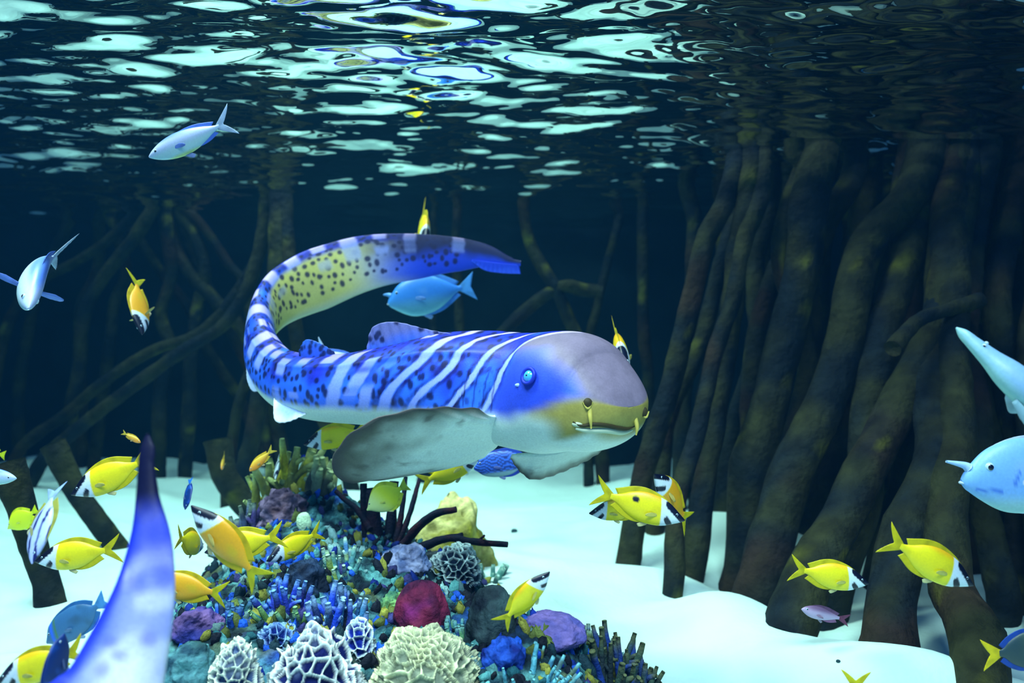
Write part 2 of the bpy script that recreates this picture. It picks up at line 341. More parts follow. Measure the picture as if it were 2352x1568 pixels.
def fin_col(base, edge, spot=None, seed=0, top=None):
    def f(u, t, V):
        n = fbm(V * 22 + seed, 3); c = mix(base, edge, sstep(0.35, 1.0, t + 0.35 * n))
        if top is not None: c = mix(c, top, sstep(0.75, 1.0, t))
        if spot is not None:
            r = np.random.default_rng(seed); m = np.zeros(len(V))
            for q in V[r.integers(0, len(V), 26)]:
                m = np.maximum(m, 1 - sstep(0.6, 1.3, np.linalg.norm(V - q, axis=1) / 0.009))
            c = mix(c, spot, m * 0.9)
        return c
    return f
# first dorsal fin
A = px_curve([(1055, 790, 2.02), (985, 800, 2.07), (920, 822, 2.10), (868, 838, 2.13), (846, 842, 2.14)])
B = px_curve([(1050, 768, 2.02), (985, 757, 2.06), (905, 739, 2.09), (856, 752, 2.12), (843, 800, 2.14)])
shark_part('dorsal_fin', *loft_fin(A, B, 0.022, 60, 40, fin_col(lin(70, 120, 245), lin(120, 124, 190), NAVY, 4)), shark)
A = px_curve([(770, 822, 2.19), (735, 824, 2.22), (705, 828, 2.25), (690, 832, 2.27)])
B = px_curve([(768, 808, 2.19), (735, 788, 2.22), (703, 780, 2.25), (686, 806, 2.27)])
shark_part('dorsal_fin', *loft_fin(A, B, 0.016, 40, 26, fin_col(lin(50, 90, 225), lin(54, 104, 220), NAVY, 5)), shark)
# pectoral fins
def pec_col(u, t, V):
    n = fbm(V * 16, 3); n2 = fbm(V * 45 + 5, 2)
    c = mix(lin(234, 251, 239), lin(92, 94, 80), sstep(0.40, 1.0, t + 0.22 * n))
    c = mix(c, lin(70, 66, 66), sstep(0.90, 1.0, t) * 0.9); return mix(c, lin(84, 84, 76), sstep(0.25, 0.6, n2) * sstep(0.35, 0.7, t) * 0.7)
A = px_curve([(1150, 952, 1.88), (1150, 985, 1.90), (1140, 1015, 1.94), (1120, 1036, 1.98)])
B = px_curve([(1100, 938, 1.78), (1000, 936, 1.70), (900, 950, 1.66), (820, 985, 1.66), (772, 1035, 1.70), (764, 1078, 1.74), (795, 1106, 1.78), (880, 1100, 1.84), (980, 1080, 1.90), (1055, 1052, 1.94), (1092, 1040, 1.96)])
shark_part('pectoral_fin', *loft_fin(A, B, 0.020, 70, 40, pec_col, camber=-0.012), shark)
A = px_curve([(1175, 1046, 2.02), (1250, 1040, 2.03), (1330, 1022, 2.03), (1405, 1000, 2.00)])
B = px_curve([(1172, 1052, 2.06), (1196, 1084, 2.10), (1228, 1101, 2.12), (1290, 1084, 2.14), (1360, 1050, 2.12), (1416, 1008, 2.06)])
shark_part('pectoral_fin', *loft_fin(A, B, 0.016, 40, 24, pec_col), shark)
A = px_curve([(705, 935, 2.20), (672, 930, 2.24), (640, 912, 2.30)])
B = px_curve([(702, 952, 2.18), (660, 969, 2.20), (632, 966, 2.22), (628, 930, 2.26), (630, 906, 2.29)])
shark_part('pelvic_fin', *loft_fin(A, B, 0.014, 36, 20, fin_col(lin(150, 180, 240), lin(206, 216, 224))), shark)
A = px_curve([(618, 880, 2.40), (590, 862, 2.44), (574, 842, 2.48)])
B = px_curve([(612, 890, 2.39), (582, 899, 2.42), (568, 874, 2.45), (566, 846, 2.48)])
shark_part('anal_fin', *loft_fin(A, B, 0.012, 30, 16, fin_col(lin(110, 150, 240), lin(176, 196, 220))), shark)
A = px_curve([(1085, 596, 2.95), (1130, 602, 2.95), (1170, 606, 2.95), (1192, 608, 2.95)])
B = px_curve([(1083, 600, 2.95), (1112, 620, 2.95), (1150, 627, 2.95), (1196, 629, 2.95)])
shark_part('caudal_fin', *loft_fin(A, B, 0.010, 40, 20, fin_col(lin(34, 70, 225), lin(50, 90, 240))), shark)
# face
p, n = hit(1217, 865)
eye = shark_part('eye', *ball(p - n * 0.004, 0.0165), None, shark, material('shark_eye', 0.12, 0.7, color=tuple(lin(70, 170, 250))))
shark_part('pupil', *ball(p + n * 0.0102 + np.array([0.0008, 0, 0]), 0.0035, 8), None, shark, material('shark_pupil', 0.2, 0.5, color=(0.002, 0.004, 0.02)), eye)
def ring(c, n, r, rt, nn=36):
    a = unit(np.cross(n, [0, 0, 1.0])); b = np.cross(n, a); t = np.linspace(0, 2 * PI, nn, endpoint=False)
    pc = c + r * (a * np.cos(t)[:, None] + b * np.sin(t)[:, None]); V = []
    for k in range(nn):
        e = unit(pc[k] - c); V += [pc[k] + rt * (e * math.cos(q) + n * math.sin(q)) for q in np.linspace(0, 2 * PI, 8, endpoint=False)]
    F = []
    for k in range(nn):
        for q in range(8):
            F.append((k * 8 + q, ((k + 1) % nn) * 8 + q, ((k + 1) % nn) * 8 + (q + 1) % 8, k * 8 + (q + 1) % 8))
    return np.array(V), F
shark_part('eyelid', *ring(p + n * 0.005, n, 0.0165, 0.0045), None, shark, material('shark_eyelid', 0.5, 0.3, color=tuple(lin(24, 44, 170))), eye)
p, n = hit(1190, 884); shark_part('spiracle', *ball(p, 0.0055, 8, (1.3, 0.5, 0.7)), None, shark, material('spiracle_pale', 0.4, 0.4, color=tuple(lin(170, 205, 250))))
M_NOS = material('nostril_dark', 0.6, 0.2, color=tuple(lin(58, 52, 26))); M_OLV = material('barbel_olive', 0.5, 0.3, color=tuple(lin(196, 182, 84)))
for (u, v, b0, b1) in ((1350, 926, (1354, 938), (1358, 984)), (1480, 946, (1462, 962), (1461, 999))):
    p, n = hit(u, v); no = shark_part('nostril', *ball(p - n * 0.003, 0.0115, 10, (0.9, 0.8, 1.0)), None, shark, M_NOS)
    q, m = hit(*b0); e = P(b1[0], b1[1], q[1] - 0.004)
    V, F, t = tube(np.array([q - m * 0.004, (q + e) / 2 + m * 0.002, e]), np.array([.0055, .0042, .0014]), 16, 10); shark_part('barbel', V, F, None, shark, M_OLV)
    V, F, t = tube(np.array([p + np.array([-.010, 0, .002]), p + n * .003 + np.array([0, 0, -.011]), p + np.array([.010, 0, .002])]), np.array([.0016, .0026, .0016]), 16, 8); shark_part('nasal_flap', V, F, None, shark, M_OLV)
mp = []
for (u, v) in ((1316, 968), (1335, 977), (1362, 974), (1392, 976), (1420, 982), (1440, 984), (1458, 978)):
    p, n = hit(u, v); mp.append(p + n * 0.0008)
V, F, t = tube(np.array(mp), np.array([.001, .003, .0045, .0045, .0045, .0035, .001]), 50, 10); shark_part('mouth', V, F, None, shark, M_NOS)
lp = []
for (u, v) in ((1322, 984), (1350, 988), (1392, 988), (1430, 993), (1452, 988)):
    p, n = hit(u, v); lp.append(p - n * 0.001)
V, F, t = tube(np.array(lp), np.array([.003, .006, .007, .006, .003]), 40, 10); shark_part('lower_lip', V, F, None, shark, material('shark_lip', 0.5, 0.3, color=tuple(lin(206, 220, 190))))
p, n = hit(1328, 975); shark_part('mouth_flap', *ball(p - n * .004, 0.011, 10, (1.3, 0.6, 0.6)), None, shark, material('mouth_flap_pale', 0.5, 0.3, color=tuple(lin(208, 218, 184))))

# the second shark, near the glass: its tail rises into view
def pale_pattern(Lm, TH, R, V, seed):
    A = np.abs(TH); nz = fbm(V * 9 + seed, 3); L2 = Lm
    col = mix(lin(60, 96, 235), lin(224, 226, 250), sstep(0.55, 1.5, A + 0.5 * nz))
    t = (2.2 - L2) * (K / 2.2); navy = 1 - sstep(.075, .135, t + .02 * nz); blue = 1 - sstep(.12, .24, t + .05 * nz)
    sp = spots_mask(Lm, TH, R, 160, 0.010, 0.018, 21, (0.3, 2.1), 2.4, 0.7); col = mix(col, lin(92, 96, 222), sp * 0.6)
    pat = fbm(V * 17 + 3, 2); col = mix(col, lin(246, 244, 255), sstep(0.05, 0.35, pat) * sstep(.6, .95, A) * .9); col = mix(col, lin(104, 126, 240), sstep(0.05, 0.35, -pat) * .55)
    col = mix(col, lin(34, 62, 220), blue * .85 * (1 - .6 * sstep(.15, .4, pat) * (t > .15))); col = mix(col, lin(5, 7, 52), navy)
    col = mix(col, lin(22, 40, 200), (1 - sstep(0.55, 1.05, A)) * 0.85 * (1 - navy))
    return col
ctrl2 = px_curve([(-1050, 1500, 1.60), (-800, 1560, 1.45), (-560, 1660, 1.30), (-300, 1760, 1.15), (-60, 1810, 1.05), (110, 1740, 1.02), (236, 1620, 1.04), (292, 1500, 1.07), (332, 1370, 1.09), (345, 1250, 1.11), (342, 1120, 1.13), (336, 1040, 1.14), (338, 994, 1.145)])
ups2 = np.array([(0, 0, 1.)] * 4 + [(-.25, 0, 1), (-.55, 0, .8), (-.9, 0, .4), (-1, 0, .2), (-1, 0, .1), (-1, 0, 0), (-1, 0, 0), (-1, 0, 0), (-1, 0, 0)])
_, s2 = crom(np.column_stack([ctrl2, ups2]), 400); print('shark2 length', s2[-1])
K = s2[-1]
def pale2(Lm, TH, R, V, seed): return pale_pattern(Lm * (2.2 / K), TH, R, V, seed)
prof2 = [(0, .004, .004, .004), (.02, .05, .045, .07), (.08, .09, .08, .10), (.2, .11, .11, .12), (.45, .11, .10, .11), (.7, .09, .085, .085), (K - .60, .075, .075, .055), (K - .40, .074, .072, .034), (K - .30, .058, .054, .024), (K - .20, .040, .036, .016), (K - .13, .024, .026, .012), (K - .095, .018, .014, .009), (K - .075, .017, .006, .008), (K - .05, .014, .012, .006), (K - .02, .008, .012, .004), (K, .001, .002, .001)]
shark2 = empty('zebra_shark', P(-300, 1760, 1.15), 'pale lilac shark of which a tail with navy tip rises', 'shark')
V, F, cols, info2 = shark_body(ctrl2, ups2, prof2, 420, 120, pale2, 6.0)
shark_part('body', V, F, cols, shark2)
C2, U2, S2, ss2 = info2['C'], info2['U'], info2['S'], info2['ss']
def on2(l, up, side):
    i = int(np.searchsorted(ss2, l)); return C2[i] + U2[i] * up + S2[i] * side
fc = fin_col(lin(150, 165, 245), lin(110, 125, 225))
shark_part('dorsal_fin', *loft_fin(np.array([on2(l, .09, 0) for l in (.6, .68, .78)]), np.array([on2(l, h, 0) for l, h in ((.62, .10), (.72, .17), (.84, .15), (.82, .09))]), .016, 30, 16, fc), shark2)
for sg in (-1, 1):
    shark_part('pectoral_fin', *loft_fin(np.array([on2(l, -.05, sg * .09) for l in (.26, .32, .40)]), np.array([on2(l, -.08, sg * w) for l, w in ((.27, .12), (.36, .26), (.46, .30), (.50, .22), (.42, .12))]), .016, 30, 16, fc), shark2)
    e = ball(on2(.14, .04, sg * .10), .012); shark_part('eye', e[0], e[1], None, shark2, material('pale_shark_eye', 0.12, 0.6, color=tuple(lin(60, 130, 210))))

# ------------------------------------------------------------------ mangroves
BARK1 = lin(44, 46, 24); BARK2 = lin(14, 24, 30); BARK3 = lin(46, 31, 21)
SANDZ = lambda x, y: float(sand_z(np.array([x]), np.array([y]))[0])
def root_mesh(rows, wpx, seed, tone=0.5, seat=True, top=None):
    """rows (u, v, d) from the top down; wpx width in pixels at the middle"""
    pts = [P(*r) for r in rows]; dm = np.mean([r[2] for r in rows])
    if top is not None: pts = [np.array(top)] + pts
    if seat:
        e = pts[-1].copy(); e[2] = SANDZ(e[0], e[1]) - 0.04
        if pts[-1][2] > e[2] + 0.06:
            st = (pts[-1] - pts[-2]); st = st / max(-st[2], 0.05); k = min(pts[-1][2] - e[2], 0.6)
            pts.append(np.array([pts[-1][0] + 0.5 * st[0] * k, pts[-1][1], e[2]]))
        else:
            st = pts[-1] - pts[-2]; k = (e[2] - pts[-2][2]) / min(st[2], -1e-3); pts[-1] = pts[-2] + st * k if k > .15 else e
    pts = np.array(pts); r0 = wpx / 2 * dm / FPX; n = len(pts)
    rad = r0 * np.interp(np.linspace(0, 1, n), [0, .3, .7, 1], [1.15, 0.95, 1.0, 1.12])
    pts[1:-1] += np.random.default_rng(int(seed * 10)).normal(0, 0.012, (n - 2, 3))
    V, F, t = tube(pts, rad, 64, 14, 0.22, seed)
    nz = fbm(V * 7 + seed, 3); c = mix(BARK2, BARK1, sstep(-0.35, 0.4, nz + (tone - 0.5))); c = mix(c, BARK3, sstep(0.15, 0.5, fbm(V * 4 + seed + 31, 2)) * 0.7)
    c = mix(c, lin(112, 112, 26), sstep(0.40, 0.66, fbm(V * 10 + seed + 70, 2)) * tone * .8)
    return V, F, c
def mangrove(label, trunk, roots, seed, tone=0.55):
    """trunk (x, y, z) crown point above the water where the roots join"""
    base = np.array([trunk[0], trunk[1], 0.0]); t = empty('mangrove_tree', base, label, 'mangrove')
    V, F, _ = tube(np.array([[trunk[0], trunk[1], trunk[2] - 0.30], [trunk[0] + .02, trunk[1], trunk[2]], [trunk[0] - .03, trunk[1] + .05, trunk[2] + 0.5], [trunk[0] + .02, trunk[1] + .1, 3.2]]), np.array([.06, .12, .11, .10]), 30, 16, 0.2, seed)
    obj('trunk', mesh('trunk', V - base, F, mix(BARK2, BARK1, sstep(-.4, .4, fbm(V * 6 + seed, 3)))), M_BARK, t)
    for k, (rows, w, *opt) in enumerate(roots):
        br = 'b' in opt
        V, F, c = root_mesh(rows, w, seed + k * 1.7, tone, 'n' not in opt, None if br else trunk)
        obj('prop_root', mesh('prop_root', V - base, F, c), M_BARK, t)
    return t
def R(d, *uv, lean=0.0):
    v0, v1 = uv[0][1], uv[-1][1]
    return [(u, v, d + lean * (v1 - v) / (v1 - v0)) for (u, v) in uv]
tp = lambda u, v, d, z: (P(u, v, d)[0], d, z)
mangrove('mangrove with spreading arched roots by the silver fish', tp(370, 300, 5.0, 2.0), [
    (R(5.0, (372, 430), (385, 500), (405, 570), (440, 640), (490, 690), (550, 760), (610, 850), (640, 960)), 30),
    (R(4.9, (365, 440), (330, 530), (270, 600), (215, 680), (185, 760), (180, 850), (160, 960)), 30),
    (R(5.1, (350, 420), (300, 500), (240, 560), (170, 600), (100, 640), (40, 700), (0, 800)), 24),
    (R(5.0, (385, 440), (440, 540), (462, 620), (448, 720), (440, 830), (430, 950)), 30),
    (R(5.0, (395, 450), (450, 510), (520, 600), (570, 700)), 22),
    (R(4.98, (380, 520), (390, 620), (370, 720), (395, 800), (380, 900)), 30),
    (R(5.2, (400, 480), (480, 660), (530, 760), (585, 870), (620, 980)), 26)], 3.0)
mangrove('mangrove with steep roots behind the facing pale fish', tp(215, 300, 5.3, 2.0), [
    (R(5.3, (212, 400), (225, 500), (215, 620), (190, 700), (180, 800), (185, 930)), 28),
    (R(5.2, (225, 420), (255, 520), (290, 620), (262, 700), (255, 800), (230, 920)), 26),
    (R(5.3, (200, 420), (140, 560), (90, 660), (60, 780), (50, 920)), 26),
    (R(5.5, (235, 450), (330, 560), (380, 640), (430, 700), (470, 800), (560, 925)), 24)], 9.0)
mangrove('low mangrove whose long roots slant over the sand edge', tp(640, 560, 4.7, 2.2), [
    (R(4.6, (600, 560), (520, 730), (430, 800), (330, 880), (210, 970), (110, 1050)), 30),
    (R(4.8, (620, 520), (480, 740), (350, 810), (250, 870), (150, 940), (60, 1030)), 26),
    (R(4.5, (650, 600), (560, 900), (545, 980), (530, 1060)), 26),
    (R(4.4, (660, 600), (690, 800), (740, 960), (790, 1060)), 34),
    (R(4.4, (640, 620), (600, 860), (580, 1000), (560, 1090)), 40)], 14.0)
mangrove('slender mangrove with crossing roots above the shark', tp(1290, 300, 4.8, 2.3), [
    (R(4.8, (1215, 440), (1196, 480), (1220, 565), (1268, 660), (1312, 735), (1345, 810), (1370, 950)), 30),
    (R(4.8, (1384, 672), (1330, 662), (1278, 664), (1205, 712), (1130, 790), (1060, 880), (1000, 1000)), 30, 'b'),
    (R(4.8, (1405, 440), (1420, 490), (1400, 570), (1375, 640), (1370, 700), (1358, 770), (1345, 880), (1350, 980)), 22)], 21.0)
for (rows, w, lab) in ((R(4.8, (1478, 300), (1470, 480), (1478, 620), (1480, 760), (1486, 880), (1492, 1000)), 28, 'straight dangling mangrove root beyond the shark snout'),
                       (R(5.0, (1046, 300), (1050, 450), (1048, 560), (1056, 720), (1060, 860)), 22, 'thin dangling mangrove root above the curled shark tail'),
                       (R(5.2, (998, 300), (1000, 450), (996, 560), (990, 720), (994, 900)), 15, 'thinnest dangling mangrove root above the shark tail')):
    V, F, c = root_mesh(rows, w, w * 1.3, 0.55, True, P(rows[0][0], 100, rows[0][2])); base = np.array([V[:, 0].mean(), rows[0][2], 0])
    o = obj('aerial_root', mesh('aerial_root', V - base, F, c), M_BARK); o.location = base; tagit(o, lab, 'root')
mangrove('leaning mangrove with thin grey roots next to the shark snout', tp(1740, 250, 3.9, 2.3), [
    (R(3.10, (1680, 420), (1625, 560), (1590, 680), (1560, 790), (1530, 900), (1490, 1080), (1446, 1275), lean=0.3), 50),
    (R(3.08, (1720, 400), (1695, 560), (1672, 700), (1655, 860), (1625, 1080), (1592, 1278), lean=0.3), 52),
    (R(2.77, (1760, 400), (1722, 560), (1690, 690), (1655, 800), (1600, 980), (1560, 1160), (1545, 1332), lean=0.58), 40),
    (R(3.41, (1700, 430), (1640, 600), (1600, 800), (1540, 960), (1505, 1140), (1500, 1230), lean=0.3), 40),
    (R(3.65, (1770, 420), (1740, 600), (1745, 800), (1700, 960), (1665, 1100), (1660, 1200), lean=0.3), 46)], 31.0)
mangrove('big mangrove with thick ochre roots in the dark thicket', tp(1980, 200, 3.7, 2.3), [
    (R(3.20, (1835, 300), (1850, 380), (1806, 486), (1800, 600), (1840, 750), (1850, 850), (1830, 980), (1790, 1130), lean=0.2), 50),
    (R(3.05, (1870, 360), (1830, 640), (1800, 830), (1765, 950), (1722, 1110), (1700, 1282), lean=0.3), 84),
    (R(3.19, (1960, 360), (1900, 500), (1860, 640), (1870, 800), (1830, 1000), (1800, 1180), (1790, 1260), lean=0.3), 56),
    (R(3.40, (1900, 380), (1770, 650), (1730, 860), (1735, 1060), (1745, 1200), lean=0.3), 50),
    (R(3.50, (1990, 380), (1960, 700), (1985, 900), (1900, 1080), (1860, 1200), lean=0.3), 70)], 42.0)
mangrove('massive mangrove with blunt root ends standing in bright sand', tp(2200, 150, 3.5, 2.3), [
    (R(2.76, (2135, 300), (2080, 440), (2000, 560), (1950, 690), (1925, 820), (1870, 980), (1800, 1130), (1742, 1335), lean=0.59), 92),
    (R(2.85, (1930, 880), (1965, 1010), (1975, 1100), (1998, 1185), lean=0.25), 34, 'b', 'n'),
    (R(2.60, (2275, 280), (2252, 500), (2230, 650), (2215, 800), (2240, 960), (2260, 1150), (2300, 1340), lean=0.75), 60),
    (R(2.27, (2190, 320), (2180, 480), (2168, 610), (2140, 760), (2080, 900), (2000, 1030), (1930, 1180), (1860, 1330), (1806, 1455), lean=1.08), 84),
    (R(2.12, (2200, 330), (2185, 560), (2165, 740), (2150, 900), (2130, 1080), (2090, 1240), (2045, 1380), (2030, 1500), lean=1.23), 96),
    (R(1.93, (2235, 320), (2200, 560), (2190, 760), (2195, 960), (2190, 1150), (2205, 1330), (2235, 1480), (2250, 1570), lean=1.42), 86),
    (R(2.65, (2248, 690), (2175, 720), (2105, 742), (2050, 800), lean=0.25), 34, 'b', 'n'),
    (R(2.70, (2140, 360), (2060, 620), (2030, 800), (1990, 980), (1960, 1120), (1930, 1290), lean=0.65), 78),
    (R(3.00, (2100, 380), (2110, 640), (2060, 900), (2080, 1080), (2050, 1230), lean=0.35), 90)], 53.0)
mangrove('tall mangrove with close upright roots near the horned fish', tp(2420, 150, 3.6, 2.3), [
    (R(2.70, (2345, 340), (2315, 500), (2295, 700), (2310, 900), (2330, 1100), (2345, 1300), lean=0.65), 66),
    (R(2.47, (2380, 300), (2400, 600), (2370, 900), (2400, 1200), (2420, 1400), lean=0.88), 80),
    (R(3.85, (2330, 330), (2250, 560), (2190, 820), (2150, 1000), (2160, 1100), (2165, 1180), lean=0.05), 66),
    (R(3.20, (2330, 300), (2360, 620), (2290, 820), (2260, 1000), (2240, 1200), lean=0.3), 80),
    (R(3.30, (2280, 300), (2250, 620), (2330, 820), (2340, 1000), (2330, 1180), lean=0.3), 86)], 64.0)
mangrove('shadowed mangrove in front of the back wall, roots packed close', tp(2050, 250, 4.2, 2.5), [
    (R(4.2, (u0, 330), (u0 - 15, 520), (u0 + dx, 720), (u0 + dx * 1.5, 900), (u0 + dx * 2, 1060)), w) for (u0, dx, w) in
    ((1620, -30, 40), (1690, -40, 46), (1760, -20, 50), (1830, -40, 44), (1900, -20, 56), (1975, -30, 50), (2040, -20, 60), (2110, -30, 54), (2190, 10, 60), (2260, 20, 60), (2330, 10, 60))], 75.0)
for (rows, w, lab) in ((R(2.5, (20, 1060), (62, 1200), (98, 1300), (118, 1395)), 62, 'dark broken root stump stuck in sand beside striped fish'),
                       (R(3.3, (120, 1020), (185, 1120), (232, 1190), (268, 1245)), 50, 'dark slanting root stump behind two yellow foxfaces'),
                       (R(3.65, (500, 1010), (522, 1080), (560, 1150), (600, 1200)), 60, 'short dark root stump behind the yellow green coral')):
    V, F, c = root_mesh(rows, w, w * 1.1, 0.55); base = np.array([V[-1, 0], V[-1, 1], 0]); o = obj('root_stump', mesh('root_stump', V - base, F, c), M_BARK); o.location = base; tagit(o, lab, 'root')

# ------------------------------------------------------------------ reef
REEF = [(-.80, 1.40), (-1.0, 2.05), (-1.02, 2.70), (-.62, 2.98), (-.15, 2.82), (.02, 2.5), (.14, 2.22), (.36, 2.02), (.44, 1.40)]
def reef_z(x, y):
    x = np.asarray(x, float); y = np.asarray(y, float); sd = poly_sd(x, y, REEF); q = np.stack([x, y, 0 * x], -1)
    h = 0.15 * sstep(-0.02, 0.30, sd + 0.05 * fbm(q * 5, 2)) + 0.05 * sstep(0.1, 0.5, sd) + sstep(-.02, .12, sd) * (0.055 * fbm(q * 6 + 3, 3) + 0.022 * fbm(q * 22 + 8, 3) + 0.012 * np.abs(fbm(q * 60, 2)))
    h = h + .13 * np.exp(-((x + .66) / .3) ** 2 - ((y - 2.62) / .22) ** 2) * sstep(0, .15, sd)
    return np.where(sd > -0.03, h - 0.03 * (1 - sstep(-.03, .03, sd)), -0.05) + 0.4 * sand_z(x, y)
xs = np.linspace(-1.06, .5, 380); ys = np.linspace(1.36, 3.04, 400); gx, gy = np.meshgrid(xs, ys, indexing='ij'); gz = reef_z(gx, gy); q = np.stack([gx, gy, gz], -1)
c = mix(lin(26, 52, 66), lin(96, 160, 160), sstep(-.3, .6, fbm(q * 30, 3))); c = mix(c, lin(40, 84, 190), sstep(.05, .4, fbm(q * 9 + 5, 3)) * .8)
c = mix(c, lin(92, 100, 60), sstep(.1, .45, fbm(q * 8 + 25, 3)) * .8); c = mix(c, lin(14, 22, 34), sstep(-.05, .3, fbm(q * 16 + 45, 3)) * .85)
cut = np.array(grid_faces(len(xs), len(ys))); cut = cut[gz.ravel()[cut].max(1) > -0.02].tolist()
o = obj('reef_rock', mesh('reef_rock', q.reshape(-1, 3), cut, c.reshape(-1, 3)), M_ROCK); tagit(o, 'broad mottled teal reef rock carrying the corals', 'rock')
def ground(u, v):
    """where the sight line through a picture point meets reef or sand"""
    d = np.linspace(1.3, 5, 1200); x = (u - 1176) / FPX * d; zr = CAM_Z - (v - 784) / FPX * d
    z = np.maximum(np.where(d < 3.04, reef_z(x, d), -1), sand_z(x, d)); k = np.nonzero(zr <= z)[0]; k = k[0] if len(k) else 800
    return np.array([x[k], d[k], z[k]])
def gz_arr(x, y): return np.maximum(reef_z(x, y), sand_z(x, y))
def gz_at(x, y): return max(float(reef_z(np.array([x]), np.array([y]))[0]), SANDZ(x, y))

DOMES = []; FOOT = []
def dome(*a, **k): DOMES.append((a, k))
def build_dome(g, name, label, cat, u, v, wpx, hpx, style, cA, cB, cC, seed, n=(110, 160), cell=0.02, flat=1.0, d=None, mat=M_CORAL, lob=0.0, amp=.012):
    """coral head: half ellipsoid with ridged or pitted skin; (u, v) is the foot of the head"""
    m = g[1] / FPX; rx, rz = wpx / 2 * m, hpx * m; th = np.linspace(0.02, PI * 0.62, n[0]); ph = np.linspace(0, 2 * PI, n[1], endpoint=False)
    D = np.stack([np.sin(th)[:, None] * np.cos(ph), np.sin(th)[:, None] * np.sin(ph), np.cos(th)[:, None] + 0 * ph], -1)
    base = D * np.array([rx, rx * flat, rz]); base = base * (1 + lob * fbm(D * 2.2 + seed, 3))[..., None]
    pts = base.reshape(-1, 3); r = np.random.default_rng(int(seed))
    if style == 'noise':
        f = fbm(pts / cell + seed, 3) * .5 + .5; hgt = f
    else:
        w = pts + (0.5 * cell * np.stack([vnoise(pts / cell * .8 + k) for k in (1, 40, 80)], -1) if style == 'brain' else 0)
        ns = int(2 * PI * rx * rz / cell ** 2 * 1.1); sd_ = w[r.integers(0, len(w), ns)]; keep = []
        for s_ in sd_:
            if all(np.sum((s_ - k) ** 2) > (cell * .72) ** 2 for k in keep): keep.append(s_)
        K_ = np.array(keep); dd = np.full((len(w), 2), 9.0)
        for s_ in K_:
            e = np.linalg.norm(w - s_, axis=1); m1 = e < dd[:, 0]
            dd[:, 1] = np.where(m1, dd[:, 0], np.minimum(dd[:, 1], e)); dd[:, 0] = np.where(m1, e, dd[:, 0])
        f = 1 - sstep(0.04, 0.30, (dd[:, 1] - dd[:, 0]) / cell); hgt = f
    V = pts + (D.reshape(-1, 3)) * (amp * (hgt - .5))[:, None]
    if style == 'noise': f = fbm(pts / cell * .7 + seed + 53.0, 3) * .5 + .5
    c = mix(cA, cB, sstep(.25, .75, f)); c = mix(c, cC, sstep(.1, .5, fbm(pts * 14 + seed, 3)) * (.6 if style == 'noise' else .25))
    F = grid_faces(n[0], n[1], True) + [tuple(range(n[1]))[::-1]]
    F = [tuple(q)[::-1] for q in F]
    o = obj(name, mesh(name, V, F, c), mat); o.location = g - np.array([0, 0, 0.12 * rz]); tagit(o, label, cat); return o
W = lin(235, 244, 236); NV = lin(12, 26, 96)
dome('honeycomb_coral', 'white honeycomb coral with navy pits, widest of its kind', 'coral', 722, 1590, 214, 150, 'pit', lin(6, 18, 84), W, lin(190, 214, 244), 3, n=(170, 240), cell=.018, lob=.45, amp=.014)
dome('honeycomb_coral', 'folded white honeycomb coral lobe with small pits, beside a wide one', 'coral', 545, 1590, 112, 118, 'pit', lin(40, 70, 120), lin(236, 244, 220), W, 8, cell=.012, lob=.4)
dome('honeycomb_coral', 'bluish honeycomb coral knob with dark pits above the white one', 'coral', 640, 1475, 90, 50, 'pit', lin(12, 34, 120), lin(150, 190, 240), lin(60, 110, 220), 12, cell=.010, lob=.3)
dome('honeycomb_coral', 'smaller blue pitted coral lump beside the brain coral', 'coral', 806, 1492, 66, 62, 'pit', lin(14, 40, 150), lin(220, 238, 240), W, 18, cell=.0115, lob=.3)
dome('honeycomb_coral', 'small pale pitted coral below the black branching coral', 'coral', 1040, 1325, 110, 60, 'pit', lin(16, 34, 60), lin(214, 240, 236), lin(90, 130, 190), 15, cell=.012, lob=.3)
dome('brain_coral', 'cream brain coral with winding grooves', 'coral', 984, 1600, 256, 175, 'brain', lin(130, 140, 120), lin(226, 228, 180), lin(170, 176, 150), 21, n=(170, 240), cell=.015, lob=.3, amp=.014)
dome('ball_sponge', 'maroon ball sponge behind the brain coral', 'sponge', 966, 1415, 124, 82, 'noise', lin(52, 16, 52), lin(130, 36, 70), lin(150, 40, 130), 26, cell=.03, lob=.12)
dome('ball_sponge', 'blackish round sponge that a yellow foxface brushes', 'sponge', 1150, 1445, 122, 105, 'noise', lin(16, 26, 36), lin(60, 82, 84), lin(20, 30, 44), 28, cell=.025, lob=.12)
dome('encrusting_coral', 'flat mauve encrusting coral between the round sponges', 'coral', 1090, 1378, 130, 26, 'noise', lin(96, 84, 170), lin(160, 128, 200), lin(80, 100, 190), 31, cell=.03, lob=.2)
dome('encrusting_coral', 'flat violet encrusting coral at the sandy reef rim', 'coral', 1250, 1440, 170, 42, 'noise', lin(84, 80, 150), lin(134, 112, 180), lin(60, 80, 170), 33, cell=.03, lob=.2)
dome('encrusting_coral', 'purple pink encrusting coral below the orange foxface', 'coral', 452, 1440, 110, 44, 'noise', lin(48, 44, 120), lin(140, 104, 160), lin(36, 48, 130), 35, cell=.03, lob=.25)
dome('leather_coral', 'large tan leather coral head with yellow folds', 'coral', 1030, 1300, 190, 160, 'noise', lin(130, 126, 50), lin(226, 216, 140), lin(196, 190, 40), 38, cell=.04, lob=.38, d=2.78, amp=.02)
dome('leather_coral', 'grey rough leather coral knob under the black branches', 'coral', 960, 1300, 110, 50, 'noise', lin(90, 104, 150), lin(176, 180, 214), lin(110, 140, 200), 40, cell=.02, lob=.3)
dome('star_coral', 'dark navy star coral lump behind the finger corals', 'coral', 700, 1345, 100, 66, 'noise', lin(14, 24, 44), lin(40, 60, 90), lin(30, 34, 40), 43, cell=.02, lob=.3)
